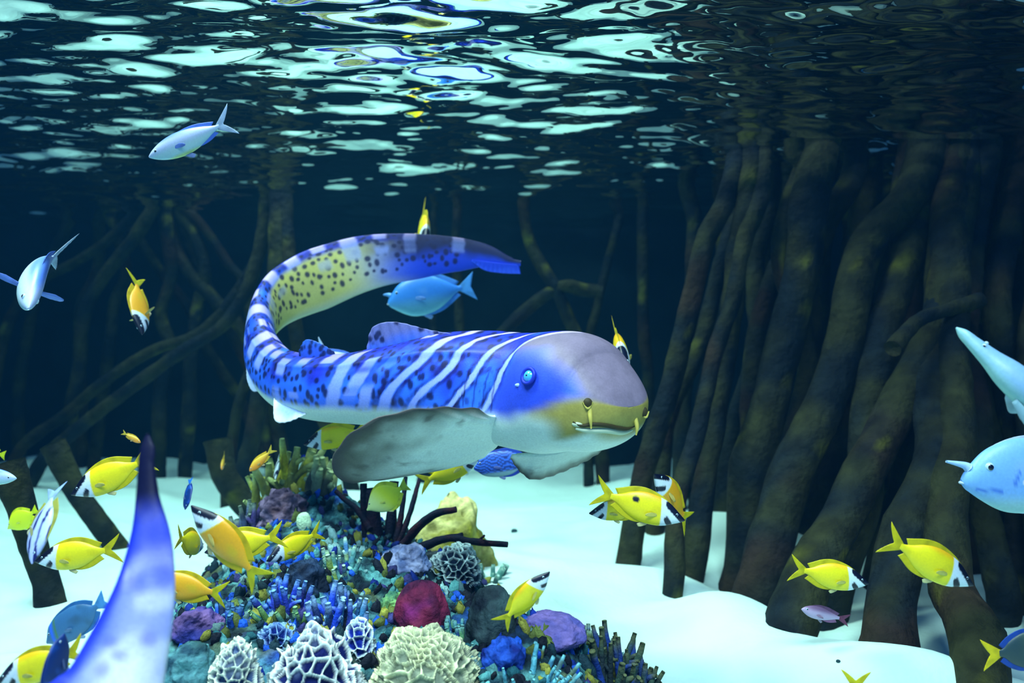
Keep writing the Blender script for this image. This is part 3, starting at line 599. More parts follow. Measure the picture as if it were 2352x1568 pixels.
dome('star_coral', 'deep blue fuzzy coral lump next to the brain coral', 'coral', 1125, 1505, 100, 56, 'noise', lin(12, 34, 120), lin(40, 90, 200), lin(14, 28, 70), 44, cell=.018, lob=.3)
dome('star_coral', 'mossy green coral lump left of the maroon sponge', 'coral', 905, 1400, 70, 46, 'noise', lin(50, 100, 80), lin(140, 190, 110), lin(60, 120, 150), 45, cell=.015, lob=.3)
dome('star_coral', 'teal crusted coral mound next to the pale tail', 'coral', 436, 1540, 120, 70, 'noise', lin(30, 66, 84), lin(92, 150, 156), lin(40, 70, 60), 46, cell=.02, lob=.25)
dome('star_coral', 'brown lump coral with mauve crust beneath orange damselfish', 'coral', 650, 1225, 110, 60, 'noise', lin(60, 46, 70), lin(140, 120, 150), lin(90, 60, 60), 47, cell=.02, lob=.35, d=2.5)

# neighbouring heads stand against each other instead of growing through one another
spot = []
for a, k in DOMES:
    g = ground(a[3], a[4])
    if k.get('d'): g = np.array([(a[3] - 1176) / FPX * k['d'], k['d'], 0.0])
    spot.append([g[0], g[1], a[5] / 2 * g[1] / FPX * (1.0 + .25 * k.get('lob', 0))])
spot = np.array(spot)
for it in range(200):
    for i in range(len(spot)):
        for j in range(i):
            e = spot[i, :2] - spot[j, :2]; L = math.hypot(*e) + 1e-6; gap = 0.98 * (spot[i, 2] + spot[j, 2]) - L
            if gap > 0: e = e / L * gap * .3; wi = spot[j, 2] / (spot[i, 2] + spot[j, 2]); spot[i, :2] += e * wi * 2; spot[j, :2] -= e * (1 - wi) * 2
for (a, k), p_ in zip(DOMES, spot):
    FOOT.append(tuple(p_)); build_dome(np.array([p_[0], p_[1], gz_at(p_[0], p_[1])]), *a, **k)

# small crusts, polyps and rubble covering the rock: too many to count
rr = np.random.default_rng(77); VV, FF, CC = [], [], []; bv, bf = ball((0, 0, 0), 1, 5); bv = np.array(bv)
pal = [lin(20, 50, 150), lin(30, 90, 210), lin(40, 100, 110), lin(90, 160, 160), lin(20, 26, 40), lin(14, 20, 34), lin(96, 110, 50), lin(60, 60, 120), lin(130, 170, 170), lin(24, 50, 60), lin(150, 150, 60)]
rx, ry = rr.uniform(-1.02, .44, 3400), rr.uniform(1.4, 2.95, 3400); ok_ = poly_sd(rx, ry, REEF) > .03; rx, ry = rx[ok_], ry[ok_]; rz_ = gz_arr(rx, ry)
for x, y, z_ in zip(rx, ry, rz_):
    sz = rr.uniform(.004, .014); v = bv * np.array([sz, sz, sz * rr.uniform(.6, 2.0)]) * (1 + .5 * rr.normal(0, .35, (len(bv), 1))); v[:, 0] += v[:, 2] * rr.uniform(-.5, .5)
    FF += [tuple(i + len(bv) * len(VV) for i in f) for f in bf]; VV.append(v + np.array([x, y, z_ + .2 * sz])); CC.append(np.tile(pal[rr.integers(len(pal))] * rr.uniform(.6, 1.2), (len(bv), 1)))
o = obj('coral_rubble', mesh('coral_rubble', np.vstack(VV), FF, np.vstack(CC)), M_CORAL, kind='stuff'); tagit(o, 'mixed blue, green and dark polyps and rubble crusting the reef rock', 'coral rubble')

BRANCH = []
def clear_of(pts, rr, own):
    for p in pts:
        for (fx, fy, fr) in FOOT:
            if math.hypot(p[0] - fx, p[1] - fy) < fr + rr * .6: return False
        for (q, qr, o_) in BRANCH:
            if o_ != own and abs(q[0] - p[0]) < .06 and np.linalg.norm(q - p) < rr + qr + .001: return False
    return True
def colony(name, label, cat, u, v, n, wpx, hpx, rpx, cols, seed, d=None, lean=0.5, fork=True, mat=M_CORAL, tipc=None):
    g = ground(u, v)
    if d is not None: x = (u - 1176) / FPX * d; g = np.array([x, d, gz_at(x, d)])
    m = g[1] / FPX; r = random.Random(seed); t = empty(name, g, label, cat)
    for k in range(n):
        best = None
        for tr_ in range(90):
            grow = 1 + .012 * tr_; sh = 1 - .004 * tr_
            a = r.uniform(0, 2 * PI); q = math.sqrt(r.random()) * grow; bx, by = q * math.cos(a) * wpx / 2 * m, q * math.sin(a) * wpx / 2 * m * .7
            h = hpx * m * r.uniform(.55, 1.05) * max(.5, 1 - .25 * q) * sh; z0 = gz_at(g[0] + bx, g[1] + by) - g[2] - .02
            ln = lean / grow; tip = np.array([bx * (1 + ln) + r.uniform(-.2, .2) * h, by * (1 + ln) + r.uniform(-.2, .2) * h, z0 + .02 + h])
            pts = np.array([[bx, by, z0], [bx * (1 + ln * .25) + r.uniform(-.06, .06) * h, by, z0 + h * .5], tip]); rr = rpx * m * r.uniform(.75, 1.2)
            p0 = pts[1]; fe = p0 + np.array([r.uniform(-.5, .5) * h, r.uniform(-.3, .3) * h, h * r.uniform(.2, .4)])
            chk, _ = crom(pts, 9); chk = np.vstack([chk] + ([p0 + (fe - p0) * t_ for t_ in (.35, .7, 1)] if fork else [])) + g
            if clear_of(chk, rr * 1.3, label): best = 1; break
        if best is None: print('crowded branch', label)
        BRANCH.extend((c_, rr * 1.3, label) for c_ in chk)
        V, F, tt = tube(pts, np.array([rr * 1.15, rr, rr * .62]), 14, 9, .35, seed + k)
        if fork:
            e = fe
            V2, F2, t2 = tube(np.array([p0, (p0 + e) / 2 + [0, 0, .05 * h], e]), np.array([rr * .8, rr * .7, rr * .45]), 10, 8, .35, seed + k + .5)
            F = F + [tuple(i + len(V) for i in f) for f in F2]; V = np.vstack([V, V2]); tt = np.concatenate([tt, .5 + .5 * t2])
        cA = cols[k % len(cols)]; c = mix(cA * np.ones((len(V), 3)), cols[(k + 1) % len(cols)], sstep(0, .5, fbm(V * 40 + k, 2)) * .7)
        if tipc is not None: c = mix(c, tipc, sstep(.72, 1, tt))
        obj('branch', mesh('branch', V, F, c), mat, t)
    return t
colony('finger_coral', 'royal blue finger coral under the tail of the orange foxface', 'coral', 640, 1400, 16, 120, 85, 9, [lin(24, 60, 190), lin(50, 70, 190), lin(40, 40, 110)], 1, tipc=lin(120, 170, 240))
colony('finger_coral', 'blue and violet finger coral beside the black branching coral', 'coral', 775, 1440, 18, 110, 130, 9, [lin(30, 70, 210), lin(60, 80, 200), lin(20, 40, 90), lin(70, 140, 190)], 2, tipc=lin(150, 190, 230))
colony('finger_coral', 'teal green stubby finger coral above the white honeycomb coral', 'coral', 700, 1440, 22, 190, 55, 8, [lin(50, 110, 120), lin(80, 120, 60), lin(24, 50, 90)], 3, tipc=lin(150, 200, 130))
colony('finger_coral', 'low dark blue finger coral by the purple crust', 'coral', 530, 1430, 16, 130, 50, 8, [lin(26, 70, 170), lin(40, 90, 100), lin(20, 36, 70)], 4, tipc=lin(100, 150, 200))
colony('antler_coral', 'dark forked antler coral on the sandy corner of the reef', 'coral', 1420, 1560, 26, 130, 130, 9, [lin(40, 52, 56), lin(60, 84, 70), lin(30, 60, 140)], 5, tipc=lin(96, 104, 70))
colony('antler_coral', 'stubby olive antler coral standing at the reef edge', 'coral', 1340, 1500, 18, 120, 70, 8, [lin(56, 84, 92), lin(92, 110, 60), lin(36, 60, 120)], 6, tipc=lin(140, 170, 150))
colony('bush_coral', 'yellow green bush coral under the little striped fish', 'coral', 650, 1220, 24, 110, 170, 11, [lin(120, 126, 50), lin(80, 100, 76), lin(196, 196, 50)], 7, d=2.65, tipc=lin(170, 190, 120))
colony('bush_coral', 'grey green knobby bush coral by the blue sea whip', 'coral', 708, 1220, 16, 80, 120, 10, [lin(110, 130, 90), lin(140, 160, 130), lin(76, 84, 72)], 8, d=2.6, tipc=lin(190, 210, 150))
colony('tube_sponge', 'tall tan green tube sponge standing behind the blue sea whip', 'sponge', 742, 1220, 6, 80, 235, 14, [lin(110, 120, 70), lin(70, 90, 76)], 9, d=2.84, lean=.15, fork=False, tipc=lin(190, 200, 120))
colony('lace_coral', 'pale teal lace coral tuft beneath the shark fin', 'coral', 790, 1310, 14, 90, 60, 7, [lin(90, 150, 150), lin(60, 110, 160), lin(150, 180, 90)], 10, tipc=lin(180, 220, 190))
colony('lace_coral', 'dark purple coral tuft below the dark root stump', 'coral', 560, 1240, 20, 120, 100, 9, [lin(60, 50, 110), lin(40, 44, 60), lin(90, 110, 150)], 11, d=2.5, tipc=lin(130, 150, 130))
colony('lace_coral', 'blue green coral tuft at the foot of the brain coral', 'coral', 1200, 1560, 26, 200, 45, 7, [lin(60, 120, 150), lin(90, 170, 190), lin(80, 90, 50)], 12, tipc=lin(130, 210, 220))
colony('lace_coral', 'small turquoise coral tuft next to the navy ball sponge', 'coral', 1060, 1470, 14, 110, 34, 7, [lin(60, 130, 150), lin(100, 160, 110), lin(40, 70, 130)], 13, tipc=lin(140, 200, 190))
colony('lace_coral', 'short grey coral tuft beside the pale pitted coral', 'coral', 1110, 1330, 12, 90, 36, 7, [lin(90, 150, 140), lin(60, 90, 90)], 14, tipc=lin(180, 220, 200))

def whip(name, label, u, v, d, stems, rmax, cA, cB, seed, cat='coral'):
    g = np.array([(u - 1176) / FPX * d, d, 0]); g[2] = gz_at(g[0], d); t = empty(name, g, label, cat)
    for k, (rows, w0, w1, dz) in enumerate(stems):
        pts = np.array([P(a, b, d + dz * i / max(1, len(rows) - 1)) for i, (a, b) in enumerate(rows)]) - g
        if k == 0 or rows[0][1] > v - 15: pts[0] = [pts[0][0] * .4, pts[0][1], -0.03]
        V, F, tt = tube(pts, np.linspace(w0, w1, len(pts)) / 2 * d / FPX, 34, 10, .28, seed + k)
        obj('branch', mesh('branch', V, F, mix(cA, cB, sstep(-.1, .5, fbm(V * 20 + seed, 3)))), M_CORAL, t)
whip('black_coral', 'black branching coral with long bare arms', 880, 1335, 2.42, [
    ([(880, 1340), (868, 1270), (858, 1200), (850, 1120)], 46, 34, .05), ([(885, 1335), (892, 1260), (898, 1190), (905, 1105)], 34, 22, .08), ([(868, 1330), (848, 1260), (838, 1190), (835, 1110)], 26, 16, .04),
    ([(888, 1325), (920, 1260), (955, 1215), (1000, 1180), (1048, 1170)], 26, 14, -.05), ([(885, 1332), (925, 1285), (975, 1255), (1030, 1236), (1090, 1244), (1166, 1250)], 24, 13, -.12),
    ([(1085, 1244), (1100, 1240), (1112, 1230)], 9, 5, -.12), ([(890, 1310), (915, 1220), (926, 1150), (932, 1095)], 18, 10, .1), ([(893, 1300), (930, 1210), (950, 1150), (966, 1090)], 18, 9, .12),
    ([(850, 1215), (820, 1170), (795, 1150), (772, 1128)], 16, 10, .1), ([(960, 1255), (1010, 1238), (1062, 1228)], 16, 12, -.05)], 1, lin(14, 18, 40), lin(58, 20, 34), 5)
whip('sea_whip', 'blue knobbly sea whip leaning past the tube sponge', 795, 1270, 2.62, [([(795, 1275), (772, 1205), (748, 1150), (722, 1095), (694, 1048)], 40, 16, .15), ([(775, 1240), (745, 1195), (728, 1160)], 20, 10, .05), ([(790, 1262), (800, 1215), (815, 1170)], 26, 12, .1)], 1, lin(10, 30, 120), lin(30, 84, 220), 6)
for (u, v, s, lab) in ((1181, 1222, 8, 'small dark pebble lying alone on bright sand'), (697, 1232, 22, 'pale green clam shell standing on the reef'), (1925, 1520, 5, 'tiny dark shell bit on the sand mound')):
    g = ground(u, v) if v != 1232 else np.array([P(u, v, 2.36)[0], 2.36, gz_at(P(u, v, 2.36)[0], 2.36)]); V, F = ball((0, 0, 0), s * g[1] / FPX, 10, (.75, .4, 1.15) if s > 20 else (1, .8, .7)); V = V * (1 + .25 * fbm(V / (s * g[1] / FPX) + s, 2))[:, None]
    o = obj('clam_shell' if s > 20 else 'pebble', mesh('pebble', V, F, np.tile(lin(196, 230, 190) if s > 20 else lin(30, 60, 66), (len(V), 1))), M_CORAL); o.location = g + np.array([0, 0, .3 * s * g[1] / FPX if s < 20 else .75 * s * g[1] / FPX]); tagit(o, lab, 'shell' if s > 20 else 'pebble')

# ------------------------------------------------------------------ fish
def prof_interp(rows, x):
    rows = np.asarray(sorted(rows)); t = np.asarray(x)
    d = np.gradient(rows[:, 1:], rows[:, 0], axis=0); k = np.clip(np.searchsorted(rows[:, 0], t) - 1, 0, len(rows) - 2)
    x0, x1 = rows[k, 0], rows[k + 1, 0]; h = x1 - x0; q = ((t - x0) / h)[:, None]; h = h[:, None]
    a, b = rows[k, 1:], rows[k + 1, 1:]
    return (2 * q ** 3 - 3 * q ** 2 + 1) * a + (q ** 3 - 2 * q ** 2 + q) * h * d[k] + (3 * q ** 2 - 2 * q ** 3) * b + (q ** 3 - q ** 2) * h * d[k + 1]
def seg_d(x, z, a, b):
    a = np.array(a); b = np.array(b); e = b - a; t = np.clip(((x - a[0]) * e[0] + (z - a[1]) * e[1]) / (e @ e), 0, 1)
    return np.hypot(x - a[0] - e[0] * t, z - a[1] - e[1] * t)
Y1 = lin(250, 228, 10); Y2 = lin(206, 190, 8); OR = lin(255, 176, 10); BK = lin(6, 10, 34); WH = lin(226, 240, 248)
def c_fox(x, z, V):
    c = mix(Y1, lin(236, 214, 8), sstep(0, .5, fbm(V * 9, 2))); c = mix(c, OR, sstep(.09, .16, z) * .8)
    q = x + .22 * z; hd = sstep(.722, .735, q); c = mix(c, WH, hd)
    bk = 1 - sstep(.043, .049, seg_d(x, z, (.80, .110), (1.0, -.008))); bk = np.maximum(bk, 1 - sstep(.026, .032, seg_d(x, z, (.80, -.045), (.88, -.12))))
    bk = bk * (1 - (1 - sstep(.008, .013, seg_d(x, z, (.83, .125), (.985, .028))))); return mix(c, BK, bk * hd)
def c_fox_spot(x, z, V): return mix(c_fox(x, z, V), BK, 1 - sstep(.03, .045, np.hypot((x - .44) * 1.0, (z - .06) * 1.2)))
def c_orange_fox(x, z, V):
    c = mix(lin(240, 168, 14), lin(226, 176, 14), sstep(0, .5, fbm(V * 7, 2))); b = c_fox(x, z, V); return mix(c, b, sstep(.71, .73, x + .22 * z))
def c_tang(x, z, V): return mix(lin(236, 240, 30), lin(222, 236, 90), sstep(.75, .95, x) * .8)
def c_pale_tang(x, z, V): return mix(lin(226, 240, 40), lin(206, 230, 150), sstep(.45, .85, x - .3 * z))
def c_unicorn(x, z, V):
    c = mix(lin(120, 196, 226), lin(64, 150, 250), sstep(-.16, .02, z)); return mix(c, lin(130, 190, 252), sstep(.3, .6, fbm(V * 5, 2)) * .5)
def c_pale_unicorn(x, z, V):
    c = mix(lin(170, 214, 214), lin(130, 186, 252), sstep(-.19, -.08, z)); c = mix(c, lin(176, 210, 252), sstep(0, .5, fbm(V * 5, 2)) * .6)
    return mix(c, lin(54, 110, 226), (1 - sstep(.004, .012, np.minimum(seg_d(x, z, (.80, -.085), (.93, -.075)), seg_d(x, z, (.70, .02), (.73, -.05))))) * .8)
def c_silver(x, z, V):
    c = mix(lin(190, 226, 226), lin(196, 212, 248), sstep(-.06, .02, z)); c = mix(c, lin(96, 140, 240), sstep(.05, .11, z)); return mix(c, lin(210, 226, 96), (1 - sstep(-.125, -.095, z)) * .8)
def c_anthias(x, z, V): return mix(lin(250, 160, 40), lin(232, 190, 60), sstep(-.1, .1, z - .2 * (x - .5)))
def c_pink(x, z, V): return mix(lin(196, 170, 206), lin(150, 110, 150), sstep(.0, .09, z))
def c_surgeon(x, z, V):
    c = mix(lin(64, 118, 166), lin(56, 100, 136), sstep(0, .5, fbm(V * 6, 2))); c = mix(c, lin(50, 110, 236), 1 - sstep(.012, .03, np.abs(x + .3 * z - .86))); return mix(c, lin(80, 130, 90), 1 - sstep(.008, .02, np.abs(x + .3 * z - .80)))
def c_banner(x, z, V):
    s_ = np.sin((z * 1.0 + .10 * x + .02 * fbm(V * 6, 2)) * 62); return mix(lin(176, 194, 246), lin(10, 20, 96), sstep(.35, .75, s_) * sstep(.3, .4, x))
def c_dark(x, z, V): return mix(lin(10, 44, 110), lin(16, 70, 160), sstep(.0, .4, fbm(V * 6, 2)))
def c_greyyel(x, z, V): return mix(lin(44, 66, 70), lin(96, 110, 70), sstep(.35, .7, x) * sstep(-.1, .1, z))
def c_lined(x, z, V):
    s_ = np.sin((z + .04 * np.sin(x * 16) + .03 * fbm(V * 7, 2)) * 135); c = mix(lin(30, 50, 130), lin(66, 124, 252), sstep(-.3, .5, s_)); return mix(c, lin(150, 190, 200), (1 - sstep(-.14, -.09, z)))
def c_butter(x, z, V):
    s_ = np.minimum(np.abs(x - .86), np.minimum(np.abs(x - .62 + .3 * z), np.abs(x - .36))); return mix(lin(220, 240, 246), lin(8, 20, 70), 1 - sstep(.035, .06, s_))
def c_guitar(x, z, V): return mix(lin(150, 206, 206), lin(130, 176, 214), sstep(-.02, .05, z))
P_FOX = [(1.0, .004, -.012, .006), (.97, .022, -.032, .018), (.9, .066, -.072, .038), (.8, .122, -.124, .054), (.65, .158, -.155, .062), (.5, .155, -.150, .056), (.38, .115, -.112, .042), (.28, .058, -.058, .022), (.22, .034, -.034, .012), (.19, .032, -.032, .009)]
P_TANG = [(1.0, .0, -.03, .006), (.96, .03, -.05, .02), (.88, .12, -.12, .04), (.75, .23, -.22, .055), (.6, .28, -.27, .06), (.45, .25, -.25, .052), (.32, .15, -.15, .035), (.24, .06, -.06, .018), (.2, .045, -.045, .01), (.18, .045, -.045, .008)]
P_UNI = [(1.0, -.02, -.045, .012), (.985, .01, -.07, .026), (.95, .055, -.10, .045), (.88, .13, -.15, .062), (.78, .185, -.205, .072), (.62, .215, -.225, .072), (.45, .175, -.185, .058), (.32, .10, -.105, .036), (.24, .045, -.045, .018), (.2, .028, -.028, .011), (.17, .03, -.03, .009)]
P_SIL = [(1.0, .006, -.012, .006), (.97, .03, -.035, .022), (.9, .07, -.075, .045), (.78, .112, -.115, .064), (.62, .128, -.132, .070), (.47, .108, -.112, .060), (.34, .068, -.070, .040), (.25, .034, -.034, .022), (.2, .022, -.022, .012), (.18, .022, -.022, .009)]
P_SUR = [(1.0, .0, -.03, .008), (.96, .04, -.06, .026), (.88, .13, -.13, .045), (.75, .185, -.18, .055), (.58, .20, -.195, .056), (.42, .18, -.175, .048), (.3, .11, -.11, .034), (.23, .045, -.045, .018), (.19, .034, -.034, .01)]
P_ANT = [(1.0, .005, -.015, .006), (.96, .045, -.045, .026), (.86, .10, -.10, .05), (.7, .13, -.13, .06), (.52, .11, -.115, .05), (.36, .065, -.07, .032), (.26, .035, -.035, .016), (.22, .03, -.03, .01)]
P_GUI = [(1.0, .004, -.004, .004), (.97, .022, -.02, .018), (.9, .034, -.030, .04), (.8, .05, -.042, .06), (.7, .075, -.06, .085), (.6, .085, -.065, .09), (.48, .07, -.055, .07), (.36, .05, -.04, .045), (.24, .03, -.028, .022), (.18, .022, -.022, .012)]
# tail: (fork depth, half spread, base), dorsal (x0, x1, h), anal
SPEC = {
    'foxface': (P_FOX, c_fox, ('fork', .17, .13), (.80, .26, .045), (.58, .26, .045), Y2, Y2, (.895, .030, .015), 'foxface_rabbitfish'),
    'spotfox': (P_FOX, c_fox_spot, ('fork', .17, .13), (.80, .26, .045), (.58, .26, .045), Y2, Y2, (.895, .030, .015), 'foxface_rabbitfish'),
    'orangefox': (P_FOX, c_orange_fox, ('fork', .17, .13), (.80, .26, .045), (.58, .26, .045), lin(206, 176, 10), lin(196, 186, 10), (.895, .030, .015), 'foxface_rabbitfish'),
    'tang': (P_TANG, c_tang, ('flat', .15, .03), (.80, .24, .06), (.66, .24, .06), lin(232, 236, 20), lin(226, 232, 20), (.88, .07, .02), 'yellow_tang'),
    'paletang': (P_TANG, c_pale_tang, ('flat', .15, .03), (.80, .24, .06), (.66, .24, .06), lin(222, 232, 60), lin(206, 220, 60), (.88, .07, .02), 'yellow_tang'),
    'unicorn': (P_UNI, c_unicorn, ('flat', .16, .05), (.84, .24, .03), (.66, .24, .03), lin(80, 150, 240), lin(90, 170, 250), (.88, .06, .018), 'unicornfish'),
    'paleunicorn': (P_UNI, c_pale_unicorn, ('flat', .16, .05), (.84, .24, .02), (.66, .24, .02), lin(190, 210, 240), lin(150, 190, 240), (.86, .055, .027), 'unicornfish'),
    'silver': (P_SIL, c_silver, ('fork', .17, .14), (.62, .27, .028), (.45, .26, .025), lin(80, 120, 220), lin(170, 196, 226), (.90, .012, .018), 'fusilier'),
    'anthias': (P_ANT, c_anthias, ('fork', .13, .12), (.82, .28, .05), (.55, .3, .05), lin(220, 180, 40), lin(216, 190, 60), (.90, .03, .022), 'anthias'),
    'pink': (P_ANT, c_pink, ('fork', .13, .12), (.82, .28, .05), (.55, .3, .05), lin(140, 90, 130), lin(120, 60, 90), (.90, .03, .022), 'anthias'),
    'surgeon': (P_SUR, c_surgeon, ('flat', .14, .05), (.82, .24, .035), (.62, .24, .035), lin(50, 110, 170), lin(80, 150, 210), (.89, .06, .018), 'surgeonfish'),
    'banner': (P_FOX, c_banner, ('fork', .15, .10), (.80, .26, .06), (.58, .26, .05), lin(150, 150, 60), lin(150, 180, 240), (.895, .030, .015), 'rabbitfish'),
    'dark': (P_SUR, c_dark, ('flat', .14, .05), (.82, .24, .035), (.62, .24, .035), lin(10, 50, 130), lin(30, 110, 220), (.89, .06, .018), 'surgeonfish'),
    'greyyel': (P_SUR, c_greyyel, ('fork', .17, .10), (.82, .24, .035), (.62, .24, .035), lin(30, 70, 160), lin(236, 206, 20), (.89, .06, .018), 'surgeonfish'),
    'lined': (P_SUR, c_lined, ('fork', .15, .08), (.82, .24, .035), (.62, .24, .035), lin(40, 70, 180), lin(60, 90, 190), (.89, .06, .018), 'surgeonfish'),
    'butter': (P_TANG, c_butter, ('flat', .12, .02), (.80, .24, .06), (.66, .24, .06), lin(150, 180, 80), lin(200, 226, 240), (.88, .07, .02), 'butterflyfish'),
    'guitar': (P_GUI, c_guitar, ('flat', .06, .0), (.36, .22, .05), (.3, .24, .02), lin(120, 170, 190), lin(120, 170, 190), (.86, .035, .010), 'guitarfish'),
}
M_SCL = {}
EYE_PALE = material('fish_eye_pale', .15, .7, color=tuple(lin(190, 220, 230))); EYE_DARK = material('fish_eye_dark', .12, .7, color=(.003, .004, .012))
_fish_cache = {}
def fish_parts(kind, bend, spread):
    key = (kind, round(bend, 2), round(spread, 2))
    if key in _fish_cache: return _fish_cache[key]
    prof, cf, tail, dor, ana, fcol, tcol, eye, _ = SPEC[kind]; parts = []
    def bnd(V): V = np.array(V, float).reshape(-1, 3).copy(); t = np.maximum(.75 - V[:, 0], 0); V[:, 1] += bend * t ** 2 * 1.6; return V - np.array([.5, 0, 0])
    def fin(name, V, F, c, vary=None):
        n = fbm(np.asarray(V) * 12, 2); cc = mix(c * np.ones((len(V), 3)), c * .72, sstep(0, .5, n)); parts.append((name, mesh(name, bnd(V), F, cc), M_FIN, None))
    nx, nt_ = 110, 44; x = 1 - (1 - prof[-1][0]) * (1 - np.cos(np.linspace(0, PI, nx))) / 2; pr = prof_interp(prof, x); top, bot, hw = pr.T; hw = np.maximum(hw, .003)
    th = np.linspace(0, 2 * PI, nt_, endpoint=False); c, s_ = np.cos(th), np.sin(th); mid = (top + bot) / 2; hh = np.maximum((top - bot) / 2, .003)
    V = np.stack([x[:, None] + 0 * th, hw[:, None] * np.sign(s_) * np.abs(s_) ** 1.15, mid[:, None] + hh[:, None] * c], -1).reshape(-1, 3)
    parts.append(('body', mesh('body', bnd(V), grid_faces(nx, nt_, True) + [tuple(range(nt_))[::-1], tuple(range((nx - 1) * nt_, nx * nt_))], cf(V[:, 0], V[:, 2], V)), M_FISH, None))
    tp_ = lambda xx: prof_interp(prof, np.atleast_1d(xx))[0, 0]; bt_ = lambda xx: prof_interp(prof, np.atleast_1d(xx))[0, 1]
    def strip(x0, x1, h, f, sg):
        q = np.linspace(x0, x1, 9); A = np.array([(a, 0, f(a) - sg * .012) for a in q]); e = [h * (math.sin(PI * min(1, (k + .15) / 5.5) / 2) if k < 7 else 1.0) for k in range(9)]
        B = np.array([(a - .03 * k / 8 * 1.6, 0, f(max(a, prof[-1][0])) + sg * e[k]) for k, a in enumerate(q)]); return loft_fin(A, B, .012, 26, 8)
    V, F, _c = strip(dor[0], dor[1], dor[2], tp_, 1); fin('dorsal_fin', V, F, fcol)
    V, F, _c = strip(ana[0], ana[1], ana[2], bt_, -1); fin('anal_fin', V, F, fcol)
    xb = prof[-1][0] + .03; sp, dp = tail[1], tail[2]
    A = np.array([(xb, 0, z) for z in np.linspace(.028, -.028, 7)])
    if tail[0] == 'fork': B = np.array([(dp * (1 - abs(q)) ** 1.3 * .9 + .005, 0, sp * q) for q in np.linspace(1, -1, 13)])
    else: B = np.array([(.02 + dp * (1 - abs(q)), 0, sp * q) for q in np.linspace(1, -1, 13)])
    V, F, _c = loft_fin(A, B, .012, 30, 10); fin('tail_fin', V, F, tcol)
    xp = .70 if kind not in ('guitar',) else .6; w = np.interp(xp, [p[0] for p in prof[::-1]], [p[3] for p in prof[::-1]])
    for sg in (-1, 1):
        o_ = np.array([xp, sg * w * .90, -.03]); dv = np.array([-.12 * (1 - spread), sg * (.012 + .16 * spread), -.03 + .02 * spread])
        A = np.array([o_ + (0, 0, .014), o_, o_ - (0, 0, .014)]); B = np.array([o_ + dv * .6 + (-.01, 0, .030), o_ + dv * 1.0 + (-.02, 0, .016), o_ + dv * .95 + (-.03, 0, -.012), o_ + dv * .5 + (-.02, 0, -.022)])
        V, F, _c = loft_fin(A, B, .008, 18, 8); fin('pectoral_fin', V, F, mix(fcol, WH, .12))
    xq = .62; A = np.array([(xq + .03, 0, bt_(xq + .03) + .02), (xq, 0, bt_(xq) + .02), (xq - .03, 0, bt_(xq - .03) + .02)]); B = np.array([(xq, 0, bt_(xq) - .02), (xq - .06, 0, bt_(xq) - .055), (xq - .09, 0, bt_(xq - .05) - .03)])
    V, F, _c = loft_fin(A, B, .010, 14, 6); fin('pelvic_fin', V, F, mix(fcol, WH, .3))
    ex, ez, er = eye; p0, p1 = prof_interp(prof, np.array([ex])), None; hh_ = (p0[0, 0] - p0[0, 1]) / 2; zc = (p0[0, 0] + p0[0, 1]) / 2; k = min(.95, abs(ez - zc) / hh_); ew = p0[0, 2] * (1 - k ** 2) ** .57
    for sg in (-1, 1):
        V, F = ball((ex, sg * (ew - er * .35), ez), er, 9, (1, .75, 1)); parts.append(('eye', mesh('eye', bnd(V), F), EYE_PALE, None))
        V, F = ball((ex, sg * (ew + er * .22), ez), er * .62, 8, (1, .45, 1)); parts.append(('pupil', mesh('pupil', bnd(V), F), EYE_DARK, len(parts) - 1))
    if kind in ('unicorn', 'paleunicorn'):
        ln = .10 if kind == 'paleunicorn' else .05
        V, F, t_ = tube(np.array([(.955, 0, .045), (.985, 0, .062), (.985 + ln, 0, .085 if ln > .06 else .07)]), np.array([.030, .020, .007]), 18, 12); parts.append(('horn', mesh('horn', bnd(V), F, np.tile(lin(170, 206, 250) if ln > .06 else lin(90, 170, 250), (len(V), 1))), M_FISH, None))
        V, F, t_ = tube(np.array([(.965, -.022, -.045), (1.006, 0, -.040), (.965, .022, -.045)]), np.array([.005, .009, .005]), 14, 8); parts.append(('lip', mesh('lip', bnd(V), F, np.tile(lin(196, 216, 240), (len(V), 1))), M_FISH, None))
    _fish_cache[key] = parts; return parts
def fish(kind, head, tail, d, label, dd=0.0, roll=0.0, bend=0.0, spread=0.15, up=None, cat='fish', group=None):
    """head and tail picture points; d depth of the middle; dd = how much nearer the head is than the tail"""
    h, t = P(head[0], head[1], d - dd / 2), P(tail[0], tail[1], d + dd / 2); ax = h - t; L = np.linalg.norm(ax); X = ax / L
    u_ = np.array(up if up is not None else (0, 0, 1.0)); Z = unit(u_ - (u_ @ X) * X); Y = np.cross(Z, X); r = math.radians(roll); Z2 = Z * math.cos(r) + Y * math.sin(r); Y2_ = np.cross(Z2, X)
    root = empty(SPEC[kind][8], (h + t) / 2, label, cat, group)
    Mx = Matrix(((X[0], Y2_[0], Z2[0]), (X[1], Y2_[1], Z2[1]), (X[2], Y2_[2], Z2[2]))); root.rotation_euler = Mx.to_euler(); root.scale = (L, L, L)
    made = []
    for (nm, me, mt, pi_) in fish_parts(kind, bend, spread):
        made.append(obj(nm, me, mt, root if pi_ is None else made[pi_]))
    return root
fish('silver', (342, 360), (545, 278), 2.0, 'silver blue fusilier with forked tail right under the water surface', bend=.12)
fish('silver', (66, 708), (82, 545), 1.9, 'pale fusilier facing out with both side fins spread', dd=.26, spread=.9, up=(.1, .5, 1), bend=.25)
fish('orangefox', (326, 768), (312, 628), 2.5, 'small yellow and dark foxface diving nose down before the roots', dd=.12, up=(-.25, -1, .1), spread=.8)
fish('unicorn', (890, 690), (1096, 655), 3.15, 'blue unicornfish with stubby horn inside the curl of the shark tail')
fish('paleunicorn', (2207, 1092), (2600, 1085), 1.75, 'large pale unicornfish with a long horn before the mangroves')
